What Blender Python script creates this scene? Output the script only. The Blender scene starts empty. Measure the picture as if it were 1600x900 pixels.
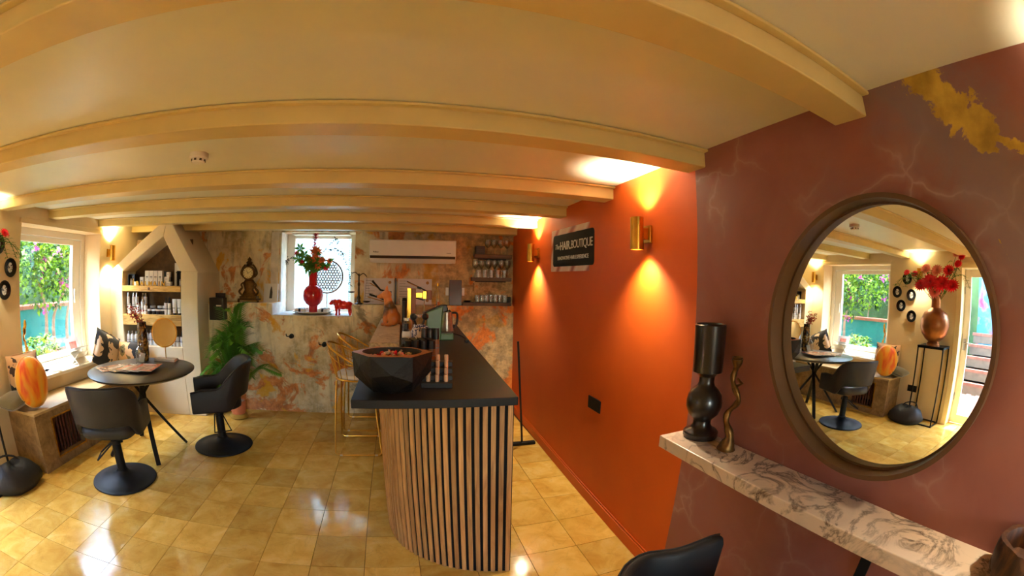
import bpy, bmesh, math, random
from mathutils import Matrix, Vector, Euler
rnd = random.Random(7)
SC = bpy.context.scene
COL = SC.collection
PI = math.pi

# ------------------------------------------------------------------ camera (equidistant wide-angle lens)
def _rot(yaw, pitch, roll):
    return (Matrix.Rotation(yaw, 3, 'Z') @ Matrix.Rotation(pitch, 3, 'X') @ Matrix.Rotation(roll, 3, 'Y'))
FPX = 636.5643                       # pixels per radian in the 1600 x 900 frame
CAM = Vector((0, 0, 1.56))
RC = _rot(-0.2686, -0.0224, -0.0206)  # columns: right, forward, up
cd = bpy.data.cameras.new('camera'); cam = bpy.data.objects.new('camera', cd); COL.objects.link(cam)
m = Matrix.Identity(4)
for i in range(3):
    m[i][0] = RC[i][0]; m[i][1] = RC[i][2]; m[i][2] = -RC[i][1]; m[i][3] = CAM[i]
cam.matrix_world = m
cd.type = 'PANO'; cd.sensor_fit = 'HORIZONTAL'; cd.sensor_width = 36.0; cd.sensor_height = 20.25
P_ = cd if hasattr(cd, 'panorama_type') else cd.cycles
P_.panorama_type = 'FISHEYE_LENS_POLYNOMIAL'
P_.fisheye_fov = math.radians(200)
P_.fisheye_polynomial_k0 = 0.0
P_.fisheye_polynomial_k1 = -(1600 / 36.0) / FPX
P_.fisheye_polynomial_k2 = 0.0; P_.fisheye_polynomial_k3 = 0.0; P_.fisheye_polynomial_k4 = 0.0
cd.clip_start = 0.01; cd.clip_end = 200
SC.camera = cam

# ------------------------------------------------------------------ light: sky, sun, exposure
SC.view_settings.view_transform = 'Standard'; SC.view_settings.look = 'None'
SC.view_settings.exposure = 1.9; SC.view_settings.gamma = 1.0; SC.view_settings.use_curve_mapping = False
w = bpy.data.worlds.new('world'); SC.world = w; w.use_nodes = True
nt = w.node_tree; bg = nt.nodes['Background']
sky = nt.nodes.new('ShaderNodeTexSky'); sky.sky_type = 'NISHITA'; sky.sun_disc = False
sky.sun_elevation = math.radians(72); sky.sun_rotation = math.radians(-95); sky.air_density = 1.3; sky.dust_density = 1.5
nt.links.new(sky.outputs[0], bg.inputs[0]); bg.inputs[1].default_value = SKY_S = 2.5
sl = bpy.data.lights.new('sun', 'SUN'); sl.energy = 9.0; sl.angle = math.radians(0.6); sl.color = (1, .95, .86)
so = bpy.data.objects.new('sun', sl); COL.objects.link(so); so.location = (-6, -1, 8)
so.rotation_euler = Vector((0.285, 0.06, -0.955)).to_track_quat('-Z', 'Y').to_euler()
SC.cycles.caustics_reflective = False; SC.cycles.caustics_refractive = False
SC.cycles.sample_clamp_indirect = 4.0; SC.cycles.max_bounces = 10; SC.cycles.transparent_max_bounces = 16
def portal(name, loc, rot, sx, sy):   # sampling aid only: emits nothing of its own
    l = bpy.data.lights.new(name, 'AREA'); l.shape = 'RECTANGLE'; l.size = sx; l.size_y = sy; l.cycles.is_portal = True
    o = bpy.data.objects.new(name, l); COL.objects.link(o); o.location = loc; o.rotation_euler = rot
portal('window_portal', (-3.9, 3.2, 1.33), (0, -PI / 2, 0), 1.3, 1.3)
portal('door_portal', (-3.75, .98, 1.0), (0, -PI / 2, 0), 2.0, 1.0)
portal('added_fill_window_portal', (.6, -2.78, 1.4), (PI / 2, 0, 0), .8, 1.1)  # serves the window added in the rear wall for fill daylight
portal('back_window_portal', (-1.03, 5.25, 1.58), (-PI / 2, 0, 0), .75, .95)

# ------------------------------------------------------------------ materials
def C(r, g, b):
    f = lambda u: (u / 255 / 12.92) if u / 255 <= .04045 else ((u / 255 + .055) / 1.055) ** 2.4
    return (f(r), f(g), f(b), 1)
_M = {}
class N:   # tiny node helper
    def __init__(s, name):
        s.m = bpy.data.materials.new(name); s.m.use_nodes = True; s.t = s.m.node_tree
        s.b = s.t.nodes['Principled BSDF']
        s.tc = s.t.nodes.new('ShaderNodeTexCoord')
    def n(s, typ, **k):
        o = s.t.nodes.new('ShaderNode' + typ)
        for a, v in k.items():
            if a.startswith('i_'):
                key = a[2:]; key = int(key) if key.isdigit() else key
                o.inputs[key].default_value = v
            else: setattr(o, a, v)
        return o
    def l(s, a, b): s.t.links.new(a, b)
    def co(s, kind='Object', scale=(1, 1, 1), loc=(0, 0, 0), rot=(0, 0, 0)):
        mp = s.n('Mapping'); mp.inputs['Scale'].default_value = scale; mp.inputs['Location'].default_value = loc; mp.inputs['Rotation'].default_value = rot
        s.l(s.tc.outputs[kind], mp.inputs['Vector']); return mp.outputs[0]
    def noise(s, vec, scale, detail=4, rough=.55, dist=0):
        o = s.n('TexNoise'); o.inputs['Scale'].default_value = scale; o.inputs['Detail'].default_value = detail
        o.inputs['Roughness'].default_value = rough; o.inputs['Distortion'].default_value = dist
        s.l(vec, o.inputs['Vector']); return o.outputs['Fac']
    def ramp(s, fac, stops, interp='LINEAR'):
        o = s.n('ValToRGB'); r = o.color_ramp; r.interpolation = interp
        while len(r.elements) < len(stops): r.elements.new(.5)
        for e, (p, c) in zip(r.elements, stops): e.position = p; e.color = c if len(c) == 4 else (*c, 1)
        s.l(fac, o.inputs[0]); return o.outputs[0]
    def mix(s, fac, a, b, mode='MIX'):
        o = s.n('Mix', data_type='RGBA', blend_type=mode)
        for v, i in ((fac, 0), (a, 6), (b, 7)):
            if hasattr(v, 'is_output') or hasattr(v, 'links'): s.l(v, o.inputs[i])
            else: o.inputs[i].default_value = v
        return o.outputs[2]
    def math(s, op, a, b=None, c=None):
        o = s.n('Math', operation=op)
        for i, v in enumerate((a, b, c)):
            if v is None: continue
            if hasattr(v, 'links'): s.l(v, o.inputs[i])
            else: o.inputs[i].default_value = v
        return o.outputs[0]
    def bump(s, fac, strength=.2, dist=.01):
        o = s.n('Bump'); o.inputs['Strength'].default_value = strength; o.inputs['Distance'].default_value = dist
        s.l(fac, o.inputs['Height']); s.l(o.outputs[0], s.b.inputs['Normal'])
    def col(s, c):
        if hasattr(c, 'links'): s.l(c, s.b.inputs['Base Color'])
        else: s.b.inputs['Base Color'].default_value = c
def mat(name, col, rough=.5, metal=0, var=.0, vs=8, bump=0, bs=60, coat=0, spec=.5, trans=0, ior=1.45, sheen=0, rndv=0):
    """plain procedural material: colour with noise variation, optional bump"""
    if name in _M: return _M[name]
    s = N(name); b = s.b
    b.inputs['Roughness'].default_value = rough; b.inputs['Metallic'].default_value = metal
    b.inputs['Coat Weight'].default_value = coat; b.inputs['Specular IOR Level'].default_value = spec
    b.inputs['Transmission Weight'].default_value = trans; b.inputs['IOR'].default_value = ior
    b.inputs['Sheen Weight'].default_value = sheen
    v = s.co()
    c = col
    if var:
        f = s.noise(v, vs, 5)
        lo = tuple(x * (1 - var) for x in col[:3]) + (1,); hi = tuple(min(1, x * (1 + var)) for x in col[:3]) + (1,)
        c = s.ramp(f, [(.3, lo), (.7, hi)])
    if rndv:
        oi = s.n('ObjectInfo'); k = s.math('MULTIPLY_ADD', oi.outputs['Random'], 2 * rndv, 1 - rndv)
        hsv = s.n('HueSaturation'); s.l(k, hsv.inputs['Value'])
        if hasattr(c, 'links'): s.l(c, hsv.inputs['Color'])
        else: hsv.inputs['Color'].default_value = c
        c = hsv.outputs[0]
    s.col(c)
    if bump: s.bump(s.noise(v, bs, 4), bump)
    _M[name] = s.m; return s.m

def leafmat(name, col, trans=.35, rough=.5, var=.3, vs=8):
    """thin leaf or petal: part of the light passes through"""
    if name in _M: return _M[name]
    m_ = mat(name, col, rough, 0, var, vs); t = m_.node_tree; b = t.nodes['Principled BSDF']
    tr = t.nodes.new('ShaderNodeBsdfTranslucent'); x = t.nodes.new('ShaderNodeMixShader'); x.inputs[0].default_value = trans
    src = b.inputs['Base Color'].links
    if src: t.links.new(src[0].from_socket, tr.inputs[0])
    else: tr.inputs[0].default_value = col
    t.links.new(b.outputs[0], x.inputs[1]); t.links.new(tr.outputs[0], x.inputs[2]); t.links.new(x.outputs[0], t.nodes['Material Output'].inputs[0])
    return m_

# ------------------------------------------------------------------ mesh builder
class MB:
    def __init__(s): s.v = []; s.f = []; s.mi = []
    def add(s, vs, fs, M=None, mi=0):
        o = len(s.v)
        for p in vs: s.v.append(tuple(M @ Vector(p)) if M is not None else tuple(p))
        for f in fs: s.f.append(tuple(i + o for i in f)); s.mi.append(mi)
        return s
    def box(s, x0, x1, y0, y1, z0, z1, M=None, mi=0):
        v = [(x, y, z) for z in (z0, z1) for y in (y0, y1) for x in (x0, x1)]
        return s.add(v, [(0, 2, 3, 1), (4, 5, 7, 6), (0, 1, 5, 4), (2, 6, 7, 3), (0, 4, 6, 2), (1, 3, 7, 5)], M, mi)
    def cbox(s, c, d, M=None, rz=0, mi=0):
        R = Matrix.Translation(c) @ Matrix.Rotation(rz, 4, 'Z')
        if M is not None: R = M @ R
        return s.box(-d[0] / 2, d[0] / 2, -d[1] / 2, d[1] / 2, -d[2] / 2, d[2] / 2, R, mi)
    def prism(s, poly, z0, z1, M=None, mi=0):
        n = len(poly); v = [(x, y, z0) for x, y in poly] + [(x, y, z1) for x, y in poly]
        a = sum(poly[i][0] * poly[(i + 1) % n][1] - poly[(i + 1) % n][0] * poly[i][1] for i in range(n))
        f = [tuple(range(n))[::-1], tuple(range(n, 2 * n))] + [(i, (i + 1) % n, (i + 1) % n + n, i + n) for i in range(n)]
        if a < 0: f = [t[::-1] for t in f]
        return s.add(v, f, M, mi)
    def lathe(s, prof, c=(0, 0, 0), n=24, M=None, sx=1, sy=1, mi=0, a0=0):
        v = []; f = []; rings = []
        for r, z in prof:
            if r <= 1e-6: rings.append([len(v)]); v.append((c[0], c[1], c[2] + z))
            else:
                rings.append(list(range(len(v), len(v) + n)))
                v += [(c[0] + r * sx * math.cos(2 * PI * i / n + a0), c[1] + r * sy * math.sin(2 * PI * i / n + a0), c[2] + z) for i in range(n)]
        for A, B in zip(rings, rings[1:]):
            for i in range(n):
                j = (i + 1) % n
                if len(A) == 1 and len(B) == 1: continue
                if len(A) == 1: f.append((A[0], B[j], B[i]))
                elif len(B) == 1: f.append((A[i], A[j], B[0]))
                else: f.append((A[i], A[j], B[j], B[i]))
        return s.add(v, f, M, mi)
    def cyl(s, c, r, h, n=20, M=None, mi=0): return s.lathe([(0, 0), (r, 0), (r, h), (0, h)], c, n, M, mi=mi)
    def ball(s, c, r, n=14, k=8, M=None, mi=0):
        r = (r, r, r) if not hasattr(r, '__len__') else r
        T = Matrix.Translation(c) @ Matrix.Diagonal((r[0], r[1], r[2], 1))
        if M is not None: T = M @ T
        return s.lathe([(math.sin(PI * i / k), -math.cos(PI * i / k)) if 0 < i < k else (0, -1 if i == 0 else 1) for i in range(k + 1)], (0, 0, 0), n, T, mi=mi)
    def tube(s, pts, r, n=8, closed=False, M=None, mi=0, cap=True):
        pts = [Vector(p) for p in pts]; m_ = len(pts)
        rr = r if hasattr(r, '__len__') else [r] * m_
        T = []
        for i in range(m_):
            a = pts[(i - 1) % m_] if closed or i else pts[i]; b = pts[(i + 1) % m_] if closed or i < m_ - 1 else pts[i]
            d = b - a; T.append(d.normalized() if d.length > 1e-9 else Vector((0, 0, 1)))
        u = T[0].orthogonal().normalized(); v = []; f = []
        for i in range(m_):
            if i:
                q = T[i - 1].rotation_difference(T[i]); u = (q @ u); u = (u - T[i] * u.dot(T[i])).normalized()
            w_ = T[i].cross(u)
            v += [tuple(pts[i] + (u * math.cos(2 * PI * k / n) + w_ * math.sin(2 * PI * k / n)) * rr[i]) for k in range(n)]
        for i in range(m_ if closed else m_ - 1):
            j = (i + 1) % m_
            for k in range(n): f.append((i * n + k, i * n + (k + 1) % n, j * n + (k + 1) % n, j * n + k))
        if cap and not closed: f += [tuple(range(n))[::-1], tuple((m_ - 1) * n + k for k in range(n))]
        return s.add(v, f, M, mi)
    def quad(s, *p, M=None, mi=0): return s.add(p, [tuple(range(len(p)))], M, mi)
    def leaf(s, p, d, up, L, W, bend=.2, mi=0):
        """a folded, bent leaf: two rows of quads"""
        p = Vector(p); d = Vector(d).normalized(); sd = d.cross(Vector(up))
        sd = sd.normalized() if sd.length > 1e-6 else d.orthogonal().normalized(); nn = sd.cross(d)
        a = p; b = p + d * L * .45 + nn * L * bend * .25; c = p + d * L - nn * L * bend
        v = [a, b + sd * W * .5 + nn * W * .12, c, b - sd * W * .5 + nn * W * .12, b]
        return s.add(v, [(0, 1, 4), (1, 2, 4), (0, 4, 3), (4, 2, 3)], None, mi)
    def build(s, name, mats, parent=None, smooth=False, bevel=0, seg=2, sub=0, sharp=35, kind=None, mesh_only=False):
        me = bpy.data.meshes.new(name); me.from_pydata(s.v, [], s.f)
        if not isinstance(mats, (list, tuple)): mats = [mats]
        for q in mats: me.materials.append(q)
        if len(mats) > 1: me.polygons.foreach_set('material_index', s.mi)
        if smooth:
            me.polygons.foreach_set('use_smooth', [True] * len(me.polygons)); me.set_sharp_from_angle(angle=math.radians(sharp))
        me.update()
        if mesh_only: return me
        o = bpy.data.objects.new(name, me); COL.objects.link(o)
        if parent: o.parent = parent
        if bevel:
            b = o.modifiers.new('bevel', 'BEVEL'); b.width = bevel; b.segments = seg; b.limit_method = 'ANGLE'; b.angle_limit = math.radians(40)
        if sub:
            b = o.modifiers.new('sub', 'SUBSURF'); b.levels = sub; b.render_levels = sub
        if kind: o['kind'] = kind
        return o
def tag(o, label, cat, group=None):
    o['label'] = label; o['category'] = cat
    if group: o['group'] = group
    return o
def thing(name, label, cat, loc=(0, 0, 0), rz=0, group=None):
    o = bpy.data.objects.new(name, None); COL.objects.link(o); o.empty_display_size = .1
    o.location = loc; o.rotation_euler = (0, 0, rz)
    return tag(o, label, cat, group)
def dup(root, loc, rz=0, label=None, group=None, scale=None):
    r = root.copy(); COL.objects.link(r); r.location = loc; r.rotation_euler = (0, 0, rz)
    if label: r['label'] = label
    if group: r['group'] = group
    if scale: r.scale = (scale,) * 3
    for ch in list(root.children):
        c = ch.copy(); COL.objects.link(c); c.parent = r
        for g in list(ch.children):
            d = g.copy(); COL.objects.link(d); d.parent = c
    return r
def structure(o): o['kind'] = 'structure'; return o
def text_mesh(txt, size, extr=.001, align='CENTER', spacing=1.0, shear=0, bold=0):
    cu = bpy.data.curves.new('t', 'FONT'); cu.body = txt; cu.size = size; cu.extrude = extr; cu.align_x = align; cu.space_character = spacing; cu.shear = shear; cu.offset = bold
    o = bpy.data.objects.new('t', cu); COL.objects.link(o)
    me = bpy.data.meshes.new_from_object(o.evaluated_get(bpy.context.evaluated_depsgraph_get()))
    bpy.data.objects.remove(o); bpy.data.curves.remove(cu); return me
def mesh_obj(name, me, m_, parent, M):
    me.materials.clear(); me.materials.append(m_); me.transform(M)
    o = bpy.data.objects.new(name, me); COL.objects.link(o); o.parent = parent; return o
def xw(y): return 1.18 + 0.021 * y            # right wall
def yup(x): return 4.62 + (1.27 - x) * 0.092  # upper back wall
ZC = 2.138
WA = math.atan(0.021)
# ================================================================== ROOM
# ---- materials of the setting
def floor_mat():
    s = N('marble_tile'); v = s.co('Object', (1, 1, 1)); oi = s.n('ObjectInfo')
    add = s.n('VectorMath', operation='MULTIPLY_ADD'); s.l(oi.outputs['Random'], add.inputs[0]); add.inputs[1].default_value = (37, 91, 53); s.l(v, add.inputs[2])
    vec = add.outputs[0]
    base = s.ramp(s.noise(vec, 6, 6, .6, .6), [(.3, C(212, 160, 66)), (.55, C(232, 188, 92)), (.75, C(240, 206, 124))])
    vein = s.ramp(s.math('ABSOLUTE', s.math('SUBTRACT', s.noise(vec, 5, 5, .6, 1.2), .5)), [(.0, (1, 1, 1, 1)), (.012, (0, 0, 0, 1))])
    c = s.mix(s.math('MULTIPLY', vein, .22), base, C(150, 110, 60))
    hs = s.n('HueSaturation'); s.l(c, hs.inputs['Color']); s.l(s.math('MULTIPLY_ADD', oi.outputs['Random'], .30, .80), hs.inputs['Value'])
    s.col(hs.outputs[0]); s.l(s.ramp(s.noise(vec, 9, 3), [(.3, (.07,) * 3), (.7, (.17,) * 3)]), s.b.inputs['Roughness'])
    return s.m
def plaster(name, c, var=.08, rough=.6, bump=.12, spec=.4):
    return mat(name, c, rough, 0, var, 3, bump, 90, spec=spec)
M_ceil = plaster('ceiling_paint', C(238, 236, 214), .03, .38, .04)
M_wall = plaster('warm_plaster', C(226, 202, 156), .05, .7, .15)
M_white = plaster('white_paint', C(236, 230, 214), .02, .45, .03)
M_beam = mat('beam_paint', C(226, 202, 134), .42, 0, .05, 5, .05, 40)
def backwall_mat(name, seed):
    s = N(name); v = s.co('Object', (1, 1, 1), seed)
    n1 = s.noise(v, 1.5, 6, .6, .5); n2 = s.noise(v, 2.9, 7, .62, .7); n3 = s.noise(v, 11, 6, .7); n4 = s.noise(s.co('Object', (1, 1, 1), (7, 3, 11)), 2.1, 6, .6, .5)
    n5 = s.noise(s.co('Object', (5, 5, .9), (2, 5, 3)), 2.2, 6, .65, .4)
    base = s.ramp(n1, [(.30, C(160, 136, 94)), (.43, C(216, 194, 148)), (.55, C(240, 224, 184)), (.68, C(194, 168, 118)), (.80, C(136, 114, 80))])
    base = s.mix(s.ramp(n5, [(.50, (0,) * 3), (.66, (.6,) * 3)]), base, C(128, 118, 90))
    base = s.mix(s.ramp(n3, [(.46, (0,) * 3), (.66, (.5,) * 3)]), base, C(244, 232, 204))
    rust = s.ramp(s.math('ADD', n2, s.math('MULTIPLY', s.math('SUBTRACT', n3, .5), .10)), [(.55, (0,) * 3), (.595, (1,) * 3)])
    base = s.mix(s.math('MULTIPLY', rust, .85), base, s.ramp(n3, [(.35, C(160, 76, 22)), (.55, C(216, 122, 40)), (.8, C(238, 176, 92))]))
    gold = s.ramp(n4, [(.58, (0,) * 3), (.62, (1,) * 3)])
    base = s.mix(s.math('MULTIPLY', gold, .85), base, C(226, 168, 34))
    dark = s.ramp(s.noise(s.co('Object', (1, 1, 1), (3, 9, 1)), 2.4, 8, .68, .5), [(.60, (0,) * 3), (.67, (1,) * 3)])
    base = s.mix(s.math('MULTIPLY', dark, .7), base, C(84, 74, 56))
    # the lime wash thins out towards the orange wall: more rust and dark patina there
    sx = s.n('SeparateXYZ'); s.l(s.tc.outputs['Object'], sx.inputs[0])
    k = s.ramp(s.math('MULTIPLY_ADD', s.math('ADD', sx.outputs[0], s.math('MULTIPLY', s.math('SUBTRACT', n1, .5), 2.0)), .6, .50), [(.25, (0,) * 3), (.9, (1,) * 3)])
    warm = s.mix(rust, s.mix(s.ramp(n3, [(.4, (0,) * 3), (.6, (.8,) * 3)]), C(120, 92, 52), C(214, 170, 104)), s.ramp(n3, [(.35, C(182, 84, 20)), (.6, C(234, 132, 34))]))
    base = s.mix(s.math('MULTIPLY', k, .75), base, warm)
    s.col(base); s.b.inputs['Roughness'].default_value = .75
    s.bump(s.math('ADD', n3, s.math('MULTIPLY', rust, .4)), .35, .01)
    return s.m
M_back = backwall_mat('patinated_plaster', (1.3, .4, 2.2))
M_back2 = backwall_mat('patinated_plaster_upper', (5.1, 2.4, .7))
def right_mat():
    s = N('two_tone_paint'); v = s.co()
    sx = s.n('SeparateXYZ'); s.l(s.tc.outputs['Object'], sx.inputs[0]); Y = sx.outputs[1]; Z = sx.outputs[2]
    orange = s.ramp(s.noise(v, 2.5, 3), [(.3, C(206, 84, 8)), (.7, C(214, 92, 12))])
    n1 = s.noise(v, 1.9, 5, .55, .8)
    mauve = s.ramp(n1, [(.30, C(136, 76, 66)), (.50, C(146, 88, 78)), (.66, C(142, 95, 90)), (.8, C(134, 102, 100))])
    # soft pale veins
    vv = s.n('VectorMath', operation='ADD'); s.l(v, vv.inputs[0])
    dn = s.n('TexNoise'); dn.inputs['Scale'].default_value = 2.2; dn.inputs['Detail'].default_value = 5; s.l(v, dn.inputs['Vector'])
    sc_ = s.n('VectorMath', operation='SCALE'); sc_.inputs['Scale'].default_value = .55; s.l(dn.outputs['Color'], sc_.inputs[0]); s.l(sc_.outputs[0], vv.inputs[1])
    vo = s.n('TexVoronoi', feature='DISTANCE_TO_EDGE'); vo.inputs['Scale'].default_value = 2.3; s.l(vv.outputs[0], vo.inputs['Vector'])
    vein = s.ramp(vo.outputs['Distance'], [(0, (1,) * 3), (.018, (.35,) * 3), (.07, (0,) * 3)])
    vein = s.math('MULTIPLY', vein, s.ramp(s.noise(v, 1.4, 2), [(.38, (0,) * 3), (.58, (.5,) * 3)]))
    mauve = s.mix(vein, mauve, C(206, 178, 170))
    # gold leaf in a diagonal drift near the ceiling: distance to a segment, broken by noise
    def seg(y0, z0, y1, z1, w_):
        dy, dz = y1 - y0, z1 - z0; L2 = dy * dy + dz * dz
        a = s.math('SUBTRACT', Y, y0); b = s.math('SUBTRACT', Z, z0)
        t = s.n('Clamp'); s.l(s.math('ADD', s.math('MULTIPLY', a, dy / L2), s.math('MULTIPLY', b, dz / L2)), t.inputs[0]); t = t.outputs[0]
        da = s.math('SUBTRACT', a, s.math('MULTIPLY', t, dy)); db = s.math('SUBTRACT', b, s.math('MULTIPLY', t, dz))
        d = s.math('SQRT', s.math('ADD', s.math('MULTIPLY', da, da), s.math('MULTIPLY', db, db)))
        return s.math('SUBTRACT', 1, s.math('DIVIDE', d, w_))
    nz = s.math('MULTIPLY', s.math('SUBTRACT', s.noise(v, 9, 7, .68, .4), .5), 2.4)
    g1 = s.math('ADD', seg(.31, 2.14, .13, 1.94, .105), nz)
    g2 = s.math('ADD', seg(.09, 1.92, -.02, 1.87, .03), s.math('MULTIPLY', nz, 1.6))
    g3 = s.math('ADD', seg(.16, 1.74, .0, 1.48, .006), s.math('MULTIPLY', s.math('SUBTRACT', nz, .35), 3.4))
    halo = s.ramp(s.math('ADD', seg(.36, 2.14, .03, 1.72, .30), s.math('MULTIPLY', nz, .35)), [(.25, (0,) * 3), (.75, (.75,) * 3)])
    mauve = s.mix(halo, mauve, C(126, 108, 112))
    gm = s.ramp(s.math('MAXIMUM', g1, s.math('MAXIMUM', g2, g3)), [(.42, (0,) * 3), (.50, (1,) * 3)])
    mauve = s.mix(gm, mauve, s.ramp(s.noise(v, 14, 5), [(.3, C(150, 118, 40)), (.7, C(206, 170, 66))]))
    edge = s.math('GREATER_THAN', Y, s.math('MULTIPLY_ADD', s.noise(v, 30, 2), .006, 1.368))
    s.col(s.mix(edge, mauve, orange)); s.b.inputs['Roughness'].default_value = .55
    s.bump(s.noise(v, 120, 3), .06, .004)
    return s.m
M_right = right_mat()
M_glass = None
def thin_glass(name, tint=(1, 1, 1, 1), refl=.06, rough=.0):
    m_ = bpy.data.materials.new(name); m_.use_nodes = True; t = m_.node_tree; t.nodes.remove(t.nodes['Principled BSDF'])
    a = t.nodes.new('ShaderNodeBsdfTransparent'); a.inputs[0].default_value = tint
    g = t.nodes.new('ShaderNodeBsdfGlossy'); g.inputs['Roughness'].default_value = rough
    fr = t.nodes.new('ShaderNodeLayerWeight'); fr.inputs[0].default_value = .18
    ml = t.nodes.new('ShaderNodeMath'); ml.operation = 'MULTIPLY_ADD'; ml.inputs[1].default_value = .5; ml.inputs[2].default_value = refl
    t.links.new(fr.outputs['Facing'], ml.inputs[0])
    x = t.nodes.new('ShaderNodeMixShader'); t.links.new(ml.outputs[0], x.inputs[0]); t.links.new(a.outputs[0], x.inputs[1]); t.links.new(g.outputs[0], x.inputs[2])
    t.links.new(x.outputs[0], t.nodes['Material Output'].inputs[0]); return m_
M_pane = thin_glass('window_glass', (1, 1, 1, 1), .01)
M_glassware = thin_glass('drinking_glass', (.93, .95, .93, 1), .10)
M_black = mat('black_metal', C(15, 15, 15), .5, 0, .1, 20, spec=.35)
M_gold = mat('brushed_gold', C(212, 160, 64), .28, 1, .08, 30)

# ---- floor: slab, single marble tiles, the rest of the field behind the camera
T = .305; KX = 8.9329; JY = 6.0416
fl = structure(MB().box(-3.9, 1.5, -2.6, 4.6, -.12, -.008).build('floor', mat('grout', C(96, 66, 30), .8, 0, .1)))
M_tile = floor_mat()
tb = MB().box(-T / 2 + .0017, T / 2 - .0017, -T / 2 + .0017, T / 2 - .0017, -.009, 0)
tm = tb.build('tile', M_tile, mesh_only=True)
far = MB()
cells = []
for k in range(-4, 14):
    for j in range(-15, 9):
        x = (k + .5 - KX) * T; y = (j + .5 + JY) * T
        if -3.80 < x < 1.35 and -2.6 < y < 4.62: cells.append((y < .05, k, j, x, y))
cells.sort(key=lambda c: -c[4])
nt_ = 0
for _, k, j, x, y in cells:
    x0 = max(x - T / 2, -3.74); x1 = min(x + T / 2, xw(y) + .01)
    if x1 - x0 < .03: continue
    if nt_ < 296:
        if x1 - x0 < T - .002:
            me = MB().box(x0 - x + .0011, x1 - x - .0011, -T / 2 + .0017, T / 2 - .0017, -.009, 0).build('tile', M_tile, mesh_only=True)
        else: me = tm
        o = bpy.data.objects.new('tile', me); COL.objects.link(o); o.location = (x, y, 0); o.parent = fl; nt_ += 1
        o.rotation_euler = (rnd.uniform(-.0012, .0012), rnd.uniform(-.0012, .0012), 0)
    else: far.box(x0 + .0011, x1 - .0011, y - T / 2 + .0017, y + T / 2 - .0017, -.009, 0)
far.build('tile_field', M_tile, fl, kind='stuff')

# ---- right wall, skirting
L = MB(); L.prism([(xw(-2.6), -2.6), (xw(5.3), 5.3), (xw(5.3) + .25, 5.3), (xw(-2.6) + .25, -2.6)], 0, 2.4)
structure(L.build('wall_right', M_right))
b = MB()
b.prism([(xw(1.368) - .014, 1.368), (xw(4.55) - .014, 4.55), (xw(4.55), 4.55), (xw(1.368), 1.368)], 0, .085)
b.prism([(xw(1.368) - .008, 1.368), (xw(4.55) - .008, 4.55), (xw(4.55), 4.55), (xw(1.368), 1.368)], .085, .1)
structure(b.build('baseboard_right', mat('orange_paint', C(204, 86, 12), .45, 0, .05), bevel=.003))
# ---- left wall with door and window openings
wl = MB(); XL = -3.54; XO = -3.92; H2 = 2.4
for a in [(-2.6, .50, 0, H2), (.50, 1.50, 1.995, H2), (1.50, 2.58, 0, H2), (2.58, 3.84, 0, .625), (2.58, 3.84, 1.985, H2), (3.84, 5.3, 0, H2)]:
    wl.box(XO, XL, *a)
structure(wl.build('wall_left', M_wall))
# ---- back wall: thick lower wall with ledge, set-back upper wall, window niche
lo = MB()
lo.box(-3.6, -1.52, 4.55, 5.3, 0, 1.245).box(-1.52, -.57, 4.55, 5.3, 0, 1.112).box(-.57, 1.5, 4.55, 5.3, 0, 1.245)
wbk = structure(lo.build('wall_back', M_back))
up = MB()
up.prism([(-3.6, yup(-3.6)), (-1.52, yup(-1.52)), (-1.52, 5.3), (-3.6, 5.3)], 1.245, 2.4)
up.prism([(-.57, yup(-.57)), (1.5, yup(1.5)), (1.5, 5.3), (-.57, 5.3)], 1.245, 2.4)
up.prism([(-1.52, yup(-1.52)), (-.57, yup(-.57)), (-.57, 5.3), (-1.52, 5.3)], 2.07, 2.4)
up.build('upper_wall', M_back2, wbk)
pw = mat('pale_limewash', C(222, 212, 196), .8, 0, .22, 9, .3, 40)
r_ = MB(); r_.box(-1.525, -1.508, 4.548, 5.16, 1.113, 1.244); r_.box(-1.525, -1.505, yup(-1.52) - .003, 5.16, 1.244, 2.07)
r_.box(-1.64, -1.505, yup(-1.58) - .004, yup(-1.58), 1.25, 2.07)
r_.build('window_reveal', pw, wbk)
r_ = MB().box(-1.508, -.572, 4.552, 5.16, 1.112, 1.118); r_.build('niche_sill', mat('grey_stone_sill', C(196, 192, 186), .6, 0, .15, 12), wbk)
# rear wall
rw_ = MB()
for a in [(-3.92, .2, 0, H2), (1.0, 1.5, 0, H2), (.2, 1.0, 0, .85), (.2, 1.0, 1.95, H2)]: rw_.box(a[0], a[1], -2.8, -2.6, a[2], a[3])
structure(rw_.build('wall_rear', M_wall))
fr = MB()
for a in [(.2, .26, .85, 1.95), (.94, 1.0, .85, 1.95), (.26, .94, 1.89, 1.95), (.26, .94, .85, .91)]: fr.box(a[0], a[1], -2.76, -2.70, a[2], a[3])
w3 = structure(fr.build('added_fill_window', M_white, bevel=.004))  # unseen window, added behind the camera to let in fill daylight
MB().box(.26, .94, -2.735, -2.73, .91, 1.89).build('pane', M_pane, w3)
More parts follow.
